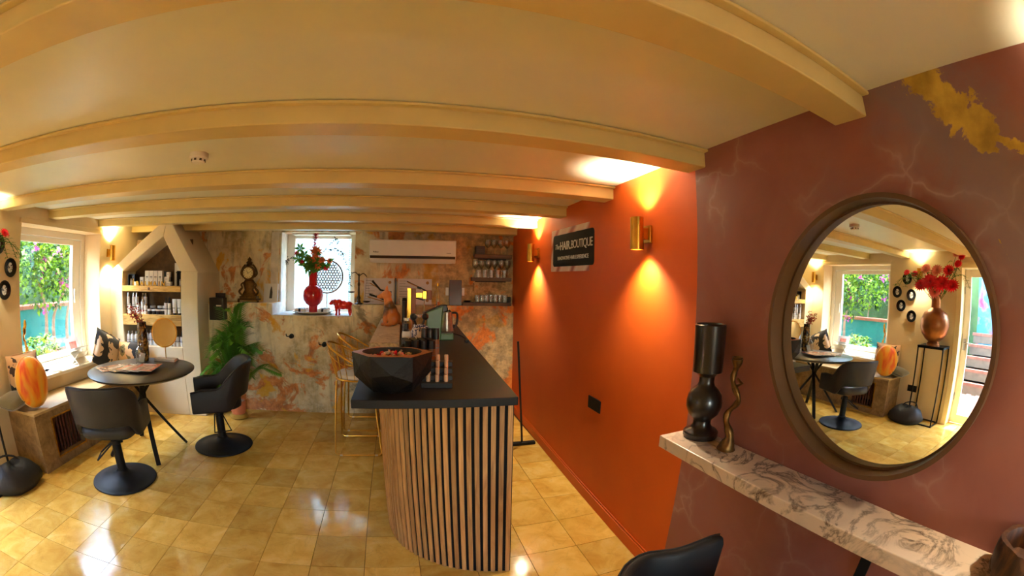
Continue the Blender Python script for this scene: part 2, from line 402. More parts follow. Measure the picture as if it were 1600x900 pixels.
# ---- ceiling and beams
ce = structure(MB().box(-3.92, 1.5, -2.8, 5.3, ZC, 2.4).build('ceiling', M_ceil))
def beam(ya, yb, w_, zb=2.06):
    """a painted beam from the left wall (near face at ya) to the right wall (yb)"""
    x1 = xw(yb) + .01
    b = MB().prism([(XL - .01, ya), (x1, yb), (x1, yb + w_), (XL - .01, ya + w_)], zb, ZC)
    o = b.build('beam', M_beam, ce, bevel=.004)
    for s_ in (0, 1):
        q = MB(); d0 = -.026 if s_ == 0 else w_; d1 = 0 if s_ == 0 else w_ + .026
        q.prism([(XL - .01, ya + d0), (x1, yb + d0), (x1, yb + d1), (XL - .01, ya + d1)], ZC - .013, ZC - .002)
        q.build('moulding', M_beam, o, bevel=.003)
for ya, yb in ((-1.9, -1.9), (-1.1, -1.1), (-.3, -.3), (.48, .50), (1.29, 1.30), (2.26, 2.16), (2.95, 2.94), (3.78, 3.70)): beam(ya, yb, .125)
beam(4.47, 4.45, .15)
tr = structure(MB().box(XL - .005, XL + .022, 2.55, 3.875, 1.985, 2.03).build('trim_1', M_wall, bevel=.004))
# ---- left window
w1 = structure(MB().build('window_1', M_white)) if 0 else None
fr = MB(); XF = -3.86
for a in [(2.58, 2.645, .66, 1.985), (3.775, 3.84, .66, 1.985), (2.645, 3.775, 1.92, 1.985), (2.645, 3.775, .66, .70)]: fr.box(XF - .04, XF + .04, *a)
w1 = structure(fr.build('window_1', M_white, bevel=.004))
sa = MB()
for a in [(2.65, 2.74, .705, 1.915), (3.64, 3.77, .705, 1.915), (2.74, 3.64, 1.86, 1.915), (2.74, 3.64, .705, .765)]: sa.box(XF - .03, XF + .025, *a)
sa.build('sash', M_white, w1, bevel=.004)
MB().box(XF - .006, XF, 2.74, 3.64, .765, 1.86).build('pane', M_pane, w1)
MB().box(XF + .025, XF + .045, 3.665, 3.69, 1.25, 1.40).build('handle', M_white, w1, bevel=.004)
MB().box(XF - .06, -3.465, 2.58, 3.84, .625, .66).build('window_sill', mat('sill_paint', C(228, 218, 194), .4, 0, .04), w1, bevel=.008)
# ---- back window
fr = MB(); YF = 5.17
for a in [(-1.508, -1.40, 1.118, 2.07), (-.665, -.572, 1.118, 2.07)]: fr.box(a[0], a[1], YF - .03, YF + .04, a[2], a[3])
fr.box(-1.40, -.665, YF - .03, YF + .04, 2.02, 2.07).box(-1.40, -.665, YF - .03, YF + .04, 1.118, 1.15)
w2 = structure(fr.build('window_2', M_white, bevel=.004))
MB().box(-1.40, -.665, YF, YF + .006, 1.15, 2.02).build('pane', thin_glass('frosted_glass', (.97, 1, .99, 1), .0), w2)
MB().box(-1.40, -.665, 4.96, YF - .03, 2.052, 2.068).build('soffit', M_white, w2)
# ---- glazed door (seen in the round mirror), standing shut in its frame
fr = MB(); XD = -3.72
for a in [(1.42, 1.50, 0, 1.995), (.50, .56, 0, 1.995), (.56, 1.42, 1.93, 1.995)]: fr.box(XD - .08, XL + .012, *a)
d1 = structure(fr.build('door_1', mat('cream_gloss', C(236, 222, 176), .35, 0, .03), bevel=.005))
lf = MB()
for a in [(1.32, 1.418, .01, 1.925), (.565, .65, .01, 1.925), (.65, 1.32, 1.83, 1.925), (.65, 1.32, .01, .12)]: lf.box(XD - .05, XD - .01, *a)
lf.build('door_leaf', M_white, d1, bevel=.004)
MB().box(XD - .033, XD - .027, .65, 1.32, .12, 1.83).build('pane', M_pane, d1)
h = MB().box(XD - .01, XD + .008, 1.35, 1.39, .93, 1.07).tube([(XD, 1.37, 1.02), (XD + .05, 1.37, 1.02), (XD + .055, 1.24, 1.02)], .009, 8)
h.build('door_handle', mat('satin_steel', C(180, 180, 178), .3, 1), d1, smooth=True)
for z in (.3, 1.62): MB().cyl((XD + .0, 1.418, z), .012, .09, 10).build('hinge', mat('satin_steel', C(180, 180, 178), .3, 1), d1)
# ================================================================== LAMPS ON THE WALLS
M_bulb = bpy.data.materials.new('lit_bulb'); M_bulb.use_nodes = True
_b = M_bulb.node_tree.nodes['Principled BSDF']; _b.inputs['Emission Color'].default_value = (1, .72, .38, 1); _b.inputs['Emission Strength'].default_value = 14
M_copper = mat('copper_paint', C(190, 96, 40), .5, .3)
LAMP_W = 14.0
def sconce(loc, rz, label, e=1.0):
    """tubular up-and-down wall lamp; local +y points away from the wall"""
    t = thing('wall_sconce', label, 'wall lamp', loc, rz, 'brass tube wall sconces')
    tube = MB(); n = 28; r0, r1, h = .031, .035, .083
    prof = [(r1, -h), (r1, h), (r0, h), (r0, h - .03), (0, h - .03)]
    tube.lathe(prof, (0, .078, 0), n); tube.lathe([(0, -h + .03), (r0, -h + .03), (r0, -h), (r1, -h)], (0, .078, 0), n)
    tube.build('lamp_tube', M_gold, t, smooth=True)
    MB().box(-.03, .03, 0, .016, -.045, .045).build('wall_plate', M_gold, t, bevel=.002)
    MB().box(-.018, .018, .016, .05, -.03, .03).build('bracket', M_gold, t, bevel=.002)
    MB().lathe([(0, h - .026), (.024, h - .026), (.024, h - .016), (0, h - .012)], (0, .078, 0), 14).build('bulb', M_bulb, t)
    MB().lathe([(0, -h + .012), (.024, -h + .016), (.024, -h + .026), (0, -h + .026)], (0, .078, 0), 14).build('bulb', M_bulb, t)
    for s_ in (1, -1):
        l = bpy.data.lights.new('lamp_light', 'SPOT'); l.energy = LAMP_W * e; l.color = (1, .89, .65); l.spot_size = math.radians(118); l.spot_blend = .85; l.shadow_soft_size = .022
        o = bpy.data.objects.new('lamp_light', l); COL.objects.link(o); o.parent = t; o.location = (0, .078, s_ * (h + .001)); o.rotation_euler = (PI if s_ > 0 else 0, 0, 0)
    return t
RW = PI / 2 + WA; LW = -PI / 2
sconce((xw(1.765), 1.765, 1.806), RW, 'brass tube sconce on the orange wall beside the mauve paint edge')
sconce((xw(3.645), 3.645, 1.81), RW, 'brass tube sconce on the orange wall beyond the shop sign', 1.4)
sconce((xw(-.34), -.34, 1.806), RW, 'brass tube sconce on the mauve wall', .6)
sconce((XL, 4.0, 1.79), LW, 'brass tube sconce on the cream wall between window and gabled niche', 1.1)
sconce((XL, 2.07, 1.84), LW, 'brass tube sconce on the cream wall above the bronze floral vase', .7)
sconce((XL, -.5, 1.81), LW, 'added brass tube fill sconce on the cream wall past the glazed door', 1.0)  # unseen lamp, added to fill the room with warm light
sconce((xw(-1.9), -1.9, 1.81), RW, 'added brass tube fill sconce on the mauve wall near the rear corner', .7)  # also added out of view, for fill from behind the camera
sconce((-3.2, -2.6, 1.81), 0, 'added brass tube fill sconce on the cream rear wall farther from the mauve wall', .7)  # first of two lamps added on the unseen rear wall for fill
sconce((-1.4, -2.6, 1.81), 0, 'added brass tube fill sconce on the cream rear wall nearer the mauve wall', .7)  # second added rear lamp, out of view, fill light only

# ================================================================== RECEPTION COUNTER
M_walnut = None
def wood(name, a, b_, c_, sc=(14, 14, 1.2), rough=.5, rv=.25, bump=.1):
    s = N(name); oi = s.n('ObjectInfo'); v = s.co('Object', sc)
    add = s.n('VectorMath', operation='MULTIPLY_ADD'); s.l(oi.outputs['Random'], add.inputs[0]); add.inputs[1].default_value = (13, 29, 41); s.l(v, add.inputs[2])
    f = s.noise(add.outputs[0], 3, 6, .6, 1.0)
    c = s.ramp(f, [(.3, a), (.5, b_), (.7, c_)])
    hs = s.n('HueSaturation'); s.l(c, hs.inputs['Color']); s.l(s.math('MULTIPLY_ADD', oi.outputs['Random'], 2 * rv, 1 - rv), hs.inputs['Value'])
    s.col(hs.outputs[0]); s.b.inputs['Roughness'].default_value = rough; s.bump(f, bump, .003); return s.m
M_slat = wood('oak_slat', C(146, 102, 58), C(182, 134, 80), C(204, 158, 100))
M_felt = mat('black_felt', C(14, 12, 11), .95)
def stone_top():
    s = N('black_stone'); v = s.co()
    s.col(s.ramp(s.noise(v, 30, 6, .7), [(.3, C(13, 12, 11)), (.7, C(26, 23, 21))])); s.b.inputs['Roughness'].default_value = .5; s.b.inputs['Specular IOR Level'].default_value = .3; return s.m
M_stone = stone_top()
def marble(name, base, vein, sc=3.2, w_=.03, amt=.8, coord='Object'):
    s = N(name); v = s.co(coord)
    f = s.noise(v, sc, 9, .62, 1.6); d = s.math('ABSOLUTE', s.math('SUBTRACT', f, .5))
    k = s.ramp(d, [(0, (1,) * 3), (w_ * .3, (.6,) * 3), (w_, (0,) * 3)])
    cl = s.ramp(s.noise(v, sc * .6, 5, .6, .6), [(.45, (0,) * 3), (.75, (.45,) * 3)])
    k = s.math('MULTIPLY', s.math('MAXIMUM', k, cl), s.ramp(s.noise(v, sc * .7, 3), [(.35, (.15,) * 3), (.6, (amt,) * 3)]))
    s.col(s.mix(k, base, vein)); s.b.inputs['Roughness'].default_value = .28; return s.m
M_marble = marble('veined_marble', C(222, 198, 174), C(66, 40, 26), 5.0, .06, 1.0)
M_marble2 = marble('bar_marble', C(238, 228, 212), C(130, 112, 92), 7, .05, .7)
ct = thing('reception_counter', 'long bar counter with curved vertical oak slat front and black stone top', 'counter')
def spline(pts, n):
    pts = [Vector(p) for p in pts]; out = []
    for i in range(len(pts) - 1):
        p0 = pts[max(i - 1, 0)]; p1 = pts[i]; p2 = pts[i + 1]; p3 = pts[min(i + 2, len(pts) - 1)]
        for k in range(n):
            t = k / n
            out.append(.5 * ((2 * p1) + (p2 - p0) * t + (2 * p0 - 5 * p1 + 4 * p2 - p3) * t * t + (3 * p1 - p0 - 3 * p2 + p3) * t ** 3))
    return out + [pts[-1]]
curve = spline([(.494, 1.713, 0), (.394, 1.730, 0), (.301, 1.753, 0), (.221, 1.786, 0), (.141, 1.83, 0), (.043, 1.905, 0), (-.02, 1.97, 0), (-.085, 2.07, 0), (-.132, 2.22, 0), (-.15, 2.40, 0), (-.152, 3.0, 0), (-.152, 4.50, 0)], 24)
inner = []
cum = [0]
for a, b in zip(curve, curve[1:]): cum.append(cum[-1] + (b - a).length)
def at(s_):
    for i in range(len(cum) - 1):
        if cum[i + 1] >= s_:
            t = (s_ - cum[i]) / max(cum[i + 1] - cum[i], 1e-9); p = curve[i].lerp(curve[i + 1], t); d = (curve[i + 1] - curve[i]).normalized(); return p, d
    return curve[-1], (curve[-1] - curve[-2]).normalized()
PITCH = .0385; ZT = .995
sm = MB().box(-.0112, .0112, 0, .009, .004, ZT).build('slat', M_slat, mesh_only=True)
s_ = .016
while s_ < cum[-1] - .01:
    p, d = at(s_); nrm = Vector((-d.y, d.x, 0))      # inward is to the right of travel; outward = left? checked below
    out = nrm if nrm.dot(Vector((.25, 2.6, 0)) - p) < 0 else -nrm
    o = bpy.data.objects.new('slat', sm); COL.objects.link(o); o.parent = ct
    o.location = p - out * .010; o.rotation_euler = (0, 0, math.atan2(out.y, out.x) - PI / 2); s_ += PITCH
bk = MB(); m_ = len(curve)
def offs(i, dd):
    d = (curve[min(i + 1, m_ - 1)] - curve[max(i - 1, 0)]).normalized(); nn = Vector((-d.y, d.x, 0))
    if nn.dot(Vector((.25, 2.6, 0)) - curve[i]) < 0: nn = -nn
    return curve[i] + nn * dd
A_ = [offs(i, .012) for i in range(m_)]; B_ = [offs(i, .034) for i in range(m_)]
for i in range(m_ - 1):
    for P, Q, fl_ in ((A_[i], A_[i + 1], 0), (B_[i], B_[i + 1], 1)):
        q = [(P.x, P.y, 0), (Q.x, Q.y, 0), (Q.x, Q.y, ZT), (P.x, P.y, ZT)]
        bk.quad(*(q if fl_ else q[::-1]))
P, Q = A_[0], B_[0]; bk.quad((P.x, P.y, 0), (Q.x, Q.y, 0), (Q.x, Q.y, ZT), (P.x, P.y, ZT))
bk.build('slat_backing', M_felt, ct)
MB().prism([(-.232, 1.705), (.506, 1.690), (.605, 4.52), (-.232, 4.52)], ZT, 1.035).build('countertop', M_stone, ct, bevel=.004)
ca = MB().box(-.11, .56, 2.75, 4.5, .06, ZT - .002)
ca.build('cabinet_body', mat('dark_cabinet', C(44, 34, 28), .5, 0, .1), ct)
MB().box(-.11, .50, 2.76, 4.5, 0, .06).build('plinth', M_felt, ct)
for i in range(3):
    y0 = 2.77 + i * .58
    d_ = MB().box(.56, .578, y0, y0 + .56, .09, ZT - .03).build('cabinet_door', mat('dark_cabinet_door', C(52, 40, 32), .45, 0, .1), ct, bevel=.003)
    MB().box(.578, .59, y0 + .50, y0 + .515, .55, .75).build('handle', M_black, d_)
rs = MB().box(-.215, -.03, 2.86, 4.5, 1.035, 1.062); rs.build('riser', mat('grey_riser', C(96, 88, 78), .5, 0, .08), ct)
MB().box(-.235, -.022, 2.835, 4.52, 1.062, 1.102).build('marble_bar_top', M_marble2, ct, bevel=.004)
for x in (-.125, -.078): MB().box(x, x + .022, 2.852, 2.86, 1.04, 1.058).build('socket_hole', M_black, ct)

# ================================================================== STYLING CHAIRS
M_leather = mat('charcoal_leather', C(48, 46, 43), .5, 0, .10, 14, .16, 220, spec=.4)
M_leather_b = mat('black_leather', C(26, 24, 23), .5, 0, .10, 14, .16, 220, spec=.4)
def chair(label, loc, face, lea, za=.612, zk=.205, tip=.235):
    """local +y is the way the sitter faces"""
    t = thing('styling_chair', label, 'chair', loc, face, 'salon styling chairs')
    # base and column
    MB().lathe([(0, 0), (.285, 0), (.293, .006), (.290, .014), (.272, .018), (.262, .016), (.20, .028), (.12, .046), (.065, .066), (.05, .085), (.05, .1), (0, .1)], (0, 0, 0), 48).build('base_plate', M_black, t, smooth=True)
    MB().lathe([(0, .08), (.043, .08), (.041, .11), (.040, .30), (.045, .305), (.045, .335), (.03, .34), (.03, .41), (0, .41)], (0, 0, 0), 24).build('gas_column', M_black, t, smooth=True)
    MB().lathe([(0, 0), (.026, 0), (.026, .05), (0, .05)], (0, 0, .345), 16).build('chrome_collar', mat('chrome', C(200, 200, 200), .15, 1), t, smooth=True)
    MB().tube([(-.02, -.03, .315), (-.17, -.10, .20), (-.19, .06, .20), (-.03, .045, .315)], .007, 8).build('pump_lever', M_black, t, smooth=True)
    MB().cyl((.055, 0, .31), .012, .03, 10).build('release_knob', M_black, t)
    MB().box(-.12, .12, -.12, .12, .385, .405).build('seat_plate', M_black, t)
    # seat cushion
    s_ = MB(); N_ = 24; rings = [(0, .40), (.88, .40), (1, .418), (1.02, .455), (.98, .485), (.88, .498), (0, .505)]
    def sq(r, a):
        c_, d_ = math.cos(a), math.sin(a); e = .45
        return (r * .232 * math.copysign(abs(c_) ** e, c_), r * .235 * math.copysign(abs(d_) ** e, d_) + .005)
    v = []; f = []
    for r, z in rings: v += [(*sq(max(r, .001), 2 * PI * i / N_), z) for i in range(N_)]
    for k in range(len(rings) - 1):
        for i in range(N_): f.append((k * N_ + i, k * N_ + (i + 1) % N_, (k + 1) * N_ + (i + 1) % N_, (k + 1) * N_ + i))
    s_.add(v, f); s_.build('seat', lea, t, smooth=True, sharp=60)
    # wraparound back and arms: thick shell along a U-shaped plan
    plan = []
    for y in (tip, tip * .72, tip * .43, .03, -.04): plan.append((.265, y))
    for i in range(1, 12): a = -PI * i / 12; plan.append((.265 * math.cos(a), -.06 + .20 * math.sin(a)))
    for y in (-.04, .03, tip * .43, tip * .72, tip): plan.append((-.265, y))
    pl = spline([(x, y, 0) for x, y in plan], 2); n_ = len(pl)
    sec = []
    def ss(t_): t_ = max(0, min(1, t_)); return t_ * t_ * (3 - 2 * t_)
    for i, p in enumerate(pl):
        d = (pl[min(i + 1, n_ - 1)] - pl[max(i - 1, 0)]).normalized(); nn = Vector((d.y, -d.x, 0))   # outward
        if nn.dot(p - Vector((0, 0, 0))) < 0: nn = -nn
        k = ss((.0 - p.y) / .23)                      # 0 at the arm tips, 1 at the back
        zt = za + zk * k + .02 * ss((p.y - .12) / .12) * -1
        zb = .405 + .115 * ss((-.10 - p.y) / .10)
        lean = .085 * k
        th = .024
        R_ = []
        for u, w_ in ((0, -1), (0, 1), (.10, 1.12), (.5, 1.0), (.92, 1.0), (1.0, .55), (1.0, -.55), (.92, -1), (.5, -1.0), (.10, -1.0)):
            z = zb + (zt - zb) * u; q = p + nn * (th * w_ + lean * ((z - .42) / .4)); R_.append((q.x, q.y, z))
        sec.append(R_)
    sh = MB(); v = [q for R_ in sec for q in R_]; m2 = 10; f = []
    for i in range(n_ - 1):
        for k in range(m2): f.append((i * m2 + k, i * m2 + (k + 1) % m2, (i + 1) * m2 + (k + 1) % m2, (i + 1) * m2 + k))
    f.append(tuple(range(m2))[::-1]); f.append(tuple((n_ - 1) * m2 + k for k in range(m2)))
    sh.add(v, f); so_ = sh.build('backrest_shell', lea, t, smooth=True, bevel=.012, seg=3, sharp=50)
    # piping along the top edge
    MB().tube([(R_[5][0], R_[5][1], R_[5][2] - .002) for R_ in sec], .0035, 6).build('seam_piping', lea, so_, smooth=True)
    return t
chair('charcoal styling chair with its back turned, pulled up between stone bench and round table', (-2.34, 2.53, 0), math.atan2(.36, .93), M_leather)
chair('dark styling chair in side view beside the potted palm', (-1.763, 3.455, 0), math.atan2(.9, -.43), M_leather_b)
chair('black styling chair tucked under the marble wall shelf below the round mirror', (.82, .565, 0), -PI / 2, M_leather_b, .715, .02, .17)

# ================================================================== ROUND TABLE
tt = thing('round_table', 'round dark table on crossed black legs holding magazines and a vanity mirror', 'table', (-2.41, 3.14, 0))
MB().lathe([(0, .722), (.50, .722), (.528, .738), (.53, .748), (.527, .75), (0, .75)], n=64).build('tabletop', mat('dark_laminate', C(56, 46, 36), .35, 0, .12, 10), tt, smooth=True)
for sx_, sy_ in ((1, 1), (1, -1), (-1, 1), (-1, -1)):
    a = Vector((.235 * sx_ - .0, .28 * sy_, 0)); b_ = Vector((-.10 * sx_, -.12 * sy_, .722))
    if sx_ < 0: a.x = -.34
    d = (b_ - a); M = Matrix.Translation(a) @ d.to_track_quat('Z', 'Y').to_matrix().to_4x4()
    MB().box(-.022, .022, -.013, .013, 0.003, d.length, M).build('leg', M_black, tt, bevel=.002)
MB().box(-.14, .14, -.16, .16, .712, .722).build('leg_plate', M_black, tt)

# ================================================================== STONE BENCH
def bench_mat():
    s = N('bench_stone'); v = s.co(); f = s.noise(v, 9, 8, .7, .5)
    s.col(s.ramp(f, [(.3, C(96, 74, 46)), (.5, C(140, 112, 74)), (.7, C(168, 140, 98))])); s.b.inputs['Roughness'].default_value = .6; s.bump(f, .25, .006); return s.m
M_bench = bench_mat()
be = thing('stone_bench', 'low brown stone bench with square firebox opening beneath the garden window', 'bench')
bb = MB(); y0, y1 = 2.27, 3.99
bb.box(-3.536, -3.10, y0, 2.48, 0, .478).box(-3.536, -3.10, 2.88, y1, 0, .478).box(-3.536, -3.10, 2.48, 2.88, 0, .085).box(-3.536, -3.10, 2.48, 2.88, .41, .478)
bb.box(-3.536, -3.50, 2.48, 2.88, .085, .41)
bb.build('bench_body', M_bench, be)
MB().box(-3.536, -3.085, y0 - .01, y1, .478, .50).build('bench_top', mat('bench_slab', C(172, 146, 104), .42, 0, .18, 6, .05), be, bevel=.004)
g = MB()
for a in [(2.468, 2.48, .073, .422), (2.88, 2.892, .073, .422), (2.48, 2.88, .41, .422), (2.48, 2.88, .073, .085)]: g.box(-3.103, -3.094, *a)
g.build('firebox_rim', mat('aged_gilt', C(176, 124, 40), .5, .6, .3, 30), be)
g = MB()
for i in range(9): g.box(-3.16, -3.15, 2.485 + i * .0445, 2.505 + i * .0445, .087, .408)
g.build('firebox_grille', mat('scorched_brick', C(84, 40, 26), .8, 0, .3, 20), be)

# ================================================================== GABLED PLASTER NICHE
UA = math.atan(.11)
un = thing('display_niche', 'gabled cream plaster niche with thick golden shelves of hair products', 'niche', (-3.54, 4.055, 0), UA)
XZ = Matrix(((1, 0, 0, 0), (0, 0, 1, 0), (0, 1, 0, 0), (0, 0, 0, 1)))   # prism along local y from an x-z outline
M_niche = plaster('niche_plaster', C(228, 212, 176), .05, .75, .3)
bd = MB()
bd.prism([(0, 0), (.19, 0), (.19, 1.585), (0, 1.585)], 0, .5, XZ)
bd.prism([(1.02, 0), (1.237, 0), (1.237, 1.585), (1.02, 1.585)], 0, .8, XZ)
bd.prism([(.19, 0), (1.02, 0), (1.02, .77), (.19, .77)], 0, .45, XZ)
bd.prism([(.0, 1.585), (.19, 1.585), (.765, 1.965), (.80, 2.136), (.755, 2.136)], 0, .6, XZ)
bd.prism([(1.02, 1.585), (1.237, 1.585), (.855, 2.136), (.80, 2.136), (.765, 1.965)], 0, .85, XZ)
bd.build('niche_body', M_niche, un, bevel=.008)
MB().box(.19, 1.02, .33, .345, .77, 1.96).build('back_panel', mat('bronze_panel', C(104, 76, 42), .6, .2, .35, 12), un)
M_gshelf = wood('gilded_wood', C(160, 116, 44), C(206, 160, 76), C(228, 190, 112), (2, 14, 14), .5, .08)
for z0, z1 in ((1.368, 1.43), (.998, 1.118)):
    sh_ = MB().box(.19, 1.02, -.004, .33, z0, z1).build('shelf_board', M_gshelf, un, bevel=.004)
    if z0 > 1.3: MB().lathe([(0, 0), (.016, 0), (.014, .006), (0, .008)], n=14, M=Matrix.Translation((.585, -.004, 1.40)) @ Matrix.Rotation(PI / 2, 4, 'X')).build('wood_knot', mat('knot', C(96, 60, 24), .6), sh_)
NI = Matrix.Translation((-3.54, 4.055, 0)) @ Matrix.Rotation(UA, 4, 'Z')
def nl(x, y, z): return tuple(NI @ Vector((x, y, z)))

# ================================================================== MARBLE WALL SHELF, ROUND MIRROR
ms = thing('wall_shelf', 'long white veined marble shelf below the round wall mirror', 'shelf', (xw(.6), .6, 0), WA)
MB().box(-.205, .0, -.72, .665, .90, .95).build('marble_slab', M_marble, ms, bevel=.003)
for yy in (-.25, -.62):
    q = MB().box(-.15, -.005, yy - .02, yy + .02, .888, .90).box(-.017, -.005, yy - .02, yy + .02, .70, .888)
    q.build('support_bracket', M_black, ms)
MN = Vector((-1, .0242, .0083)).normalized()           # the glass faces the room
mt = thing('wall_mirror', 'big round mirror in a deep dark wooden rim on the mauve wall', 'mirror', (1.174, .50, 1.427))
mt.rotation_mode = 'QUATERNION'; mt.rotation_quaternion = MN.to_track_quat('Z', 'Y')
M_rim = mat('dark_rim_wood', C(92, 62, 36), .5, 0, .15, 6)
MB().lathe([(.366, -.008), (.388, -.008), (.388, .06), (.374, .06), (.373, .001), (.366, .001)], n=96).build('rim', M_rim, mt, smooth=True)
MB().lathe([(0, -.006), (.372, -.006), (.372, 0), (0, 0)], n=96).build('mirror_glass', mat('silvered_glass', C(238, 238, 234), .0, 1), mt)
# ================================================================== pixel helpers: a pixel gives a direction, a known plane gives the place
def ray(u, v):
    x = (u - 800) / FPX; y = -(v - 450) / FPX; r = max(math.hypot(x, y), 1e-9); s_ = math.sin(r) / r
    return RC @ Vector((x * s_, math.cos(r), y * s_))
def onz(u, v, z): d = ray(u, v); return CAM + d * ((z - CAM.z) / d.z)
def onx(u, v, x): d = ray(u, v); return CAM + d * ((x - CAM.x) / d.x)
def ony(u, v, y): d = ray(u, v); return CAM + d * ((y - CAM.y) / d.y)
def frame(o, xa, ya):   # matrix with given local x and y axes at o
    xa = Vector(xa).normalized(); ya = Vector(ya); za = xa.cross(ya).normalized(); ya = za.cross(xa)
    return Matrix(((xa.x, ya.x, za.x, o[0]), (xa.y, ya.y, za.y, o[1]), (xa.z, ya.z, za.z, o[2]), (0, 0, 0, 1)))
def skinned(name, verts, edges, rad, m_, parent=None, sub=2):
    me = bpy.data.meshes.new(name); me.from_pydata(verts, edges, []); me.materials.append(m_)
    o = bpy.data.objects.new(name, me); COL.objects.link(o)
    sk = o.modifiers.new('skin', 'SKIN'); sk.use_smooth_shade = True
    if not me.skin_vertices:
        bm = bmesh.new(); bm.from_mesh(me); bm.verts.layers.skin.verify(); bm.to_mesh(me); bm.free()
    for i, sv in enumerate(me.skin_vertices[0].data):
        r = rad[i]; sv.radius = (r, r) if not hasattr(r, '__len__') else r; sv.use_root = (i == 0)
    sb = o.modifiers.new('sub', 'SUBSURF'); sb.levels = sub; sb.render_levels = sub
    if parent: o.parent = parent
    return o
def fused(name, mb, m_, parent, vox=.005, it=4):
    """overlapping shapes fused into one continuous skin"""
    o = mb.build(name, m_, parent)
    r_ = o.modifiers.new('fuse', 'REMESH'); r_.mode = 'VOXEL'; r_.voxel_size = vox; r_.use_smooth_shade = True
    k = o.modifiers.new('soft', 'SMOOTH'); k.factor = .5; k.iterations = it
    return o
def pillow_mesh(w, h, t, n=12):
    s = MB(); v = []; f = []
    for sgn in (1, -1):
        for j in range(n + 1):
            for i in range(n + 1):
                a = i / n * 2 - 1; b = j / n * 2 - 1
                k = (max(0, (1 - a * a) * (1 - b * b))) ** .42
                ins = 1 - .10 * (1 - abs(a)) * 0 - .07 * (1 - (a * a)) * abs(b) ** 3
                ins2 = 1 - .07 * (1 - (b * b)) * abs(a) ** 3
                v.append((a * w / 2 * ins2, sgn * t / 2 * k, h / 2 + b * h / 2 * ins))
    m_ = (n + 1) ** 2
    for j in range(n):
        for i in range(n):
            q = (j * (n + 1) + i, j * (n + 1) + i + 1, (j + 1) * (n + 1) + i + 1, (j + 1) * (n + 1) + i)
            f.append(q[::-1]); f.append(tuple(m_ + k for k in q))
    s.add(v, f); return s
def place(o, loc, rx=0, ry=0, rz=0): o.location = loc; o.rotation_euler = (rx, ry, rz); return o

# ================================================================== CUSHIONS ON THE BENCH
def patch_mat(name, cols, sc=4, seed=(0, 0, 0)):
    s = N(name); v = s.co('Object', (1, 1, 1), seed); f = s.noise(v, sc, 3, .5, .3)
    s.col(s.ramp(f, cols, 'CONSTANT')); s.b.inputs['Roughness'].default_value = .85; s.b.inputs['Sheen Weight'].default_value = .3
    s.bump(s.noise(v, 180, 3), .2, .003); return s.m
M_hide = patch_mat('hide_print', [(0, C(28, 22, 18)), (.46, C(206, 160, 112)), (.62, C(60, 40, 28))], 5)
M_hide2 = patch_mat('hide_print_two', [(0, C(36, 32, 30)), (.44, C(222, 176, 120)), (.58, C(120, 104, 54)), (.66, C(40, 30, 24))], 5, (4, 2, 1))
def cushion(name, label, m_, w, h, t, loc, rx, rz, ry=0, grp=None):
    th_ = thing(name, label, 'cushion', loc, 0, grp); th_.rotation_euler = Euler((rx, ry, rz), 'XYZ')
    pillow_mesh(w, h, t).build('cover', m_, th_, smooth=True, sharp=80)
    e = .97; z0, z1 = .02 * h, .98 * h
    MB().tube([(w / 2 * math.copysign(abs(math.cos(a)) ** .35, math.cos(a)) * e, 0, h / 2 + h / 2 * math.copysign(abs(math.sin(a)) ** .35, math.sin(a)) * e) for a in [2 * PI * i / 32 for i in range(32)]], .0045, 6, closed=True).build('piping', m_, th_, smooth=True)
    return th_
cushion('hide_cushion', 'black and tan hide-print cushion propped against the wall behind the orange oval cushion', M_hide, .42, .40, .12, (-3.45, 2.52, .512), -.12, PI / 2, 0)
cushion('velvet_cushion', 'olive green velvet cushion slumped over the end of the stone bench', mat('olive_velvet', C(80, 66, 14), .8, 0, .2, 8, .1, 60, sheen=.6), .34, .30, .11, (-3.40, 2.42, .60), 1.75, 0, .0)
cushion('hide_cushion', 'pointed hide-print cushion with pink patch in the corner by the gabled niche', patch_mat('hide_print_three', [(0, C(30, 26, 24)), (.50, C(226, 190, 150)), (.64, C(190, 88, 84))], 6, (9, 1, 3)), .38, .38, .13, (-3.36, 3.64, .592), -.16, PI / 2 - .25, .45)
cushion('hide_cushion', 'rounded hide-print cushion leaning in front of the gabled niche', M_hide2, .36, .32, .13, (-3.15, 3.93, .515), -.2, PI / 2 - 1.2, .0)
def paint_mat():
    s = N('painted_silk'); v = s.co('Object', (1, 1, 1))
    f = s.noise(s.co('Object', (5, 5, 1.6), (1, 2, .4)), 1.6, 3, .5, .4)
    s.col(s.ramp(f, [(.30, C(206, 40, 20)), (.42, C(232, 96, 20)), (.52, C(238, 150, 24)), (.66, C(226, 172, 60)), (.78, C(236, 110, 40))])); s.b.inputs['Roughness'].default_value = .55; return s.m
oc = thing('oval_cushion', 'orange and yellow painted oval cushion standing upright on the stone bench', 'cushion', (-3.19, 2.40, .513), PI / 2 + .55)
oc.rotation_euler = (-.24, 0, PI / 2 - .35)
MB().ball((0, 0, .205), (.165, .075, .205), 32, 18).build('cover', paint_mat(), oc, smooth=True, sharp=80)
MB().tube([(.166 * math.cos(a), 0, .205 + .206 * math.sin(a)) for a in [2 * PI * i / 48 for i in range(48)]], .006, 6, closed=True).build('seam', mat('cream_cord', C(230, 190, 130), .8), oc, smooth=True)

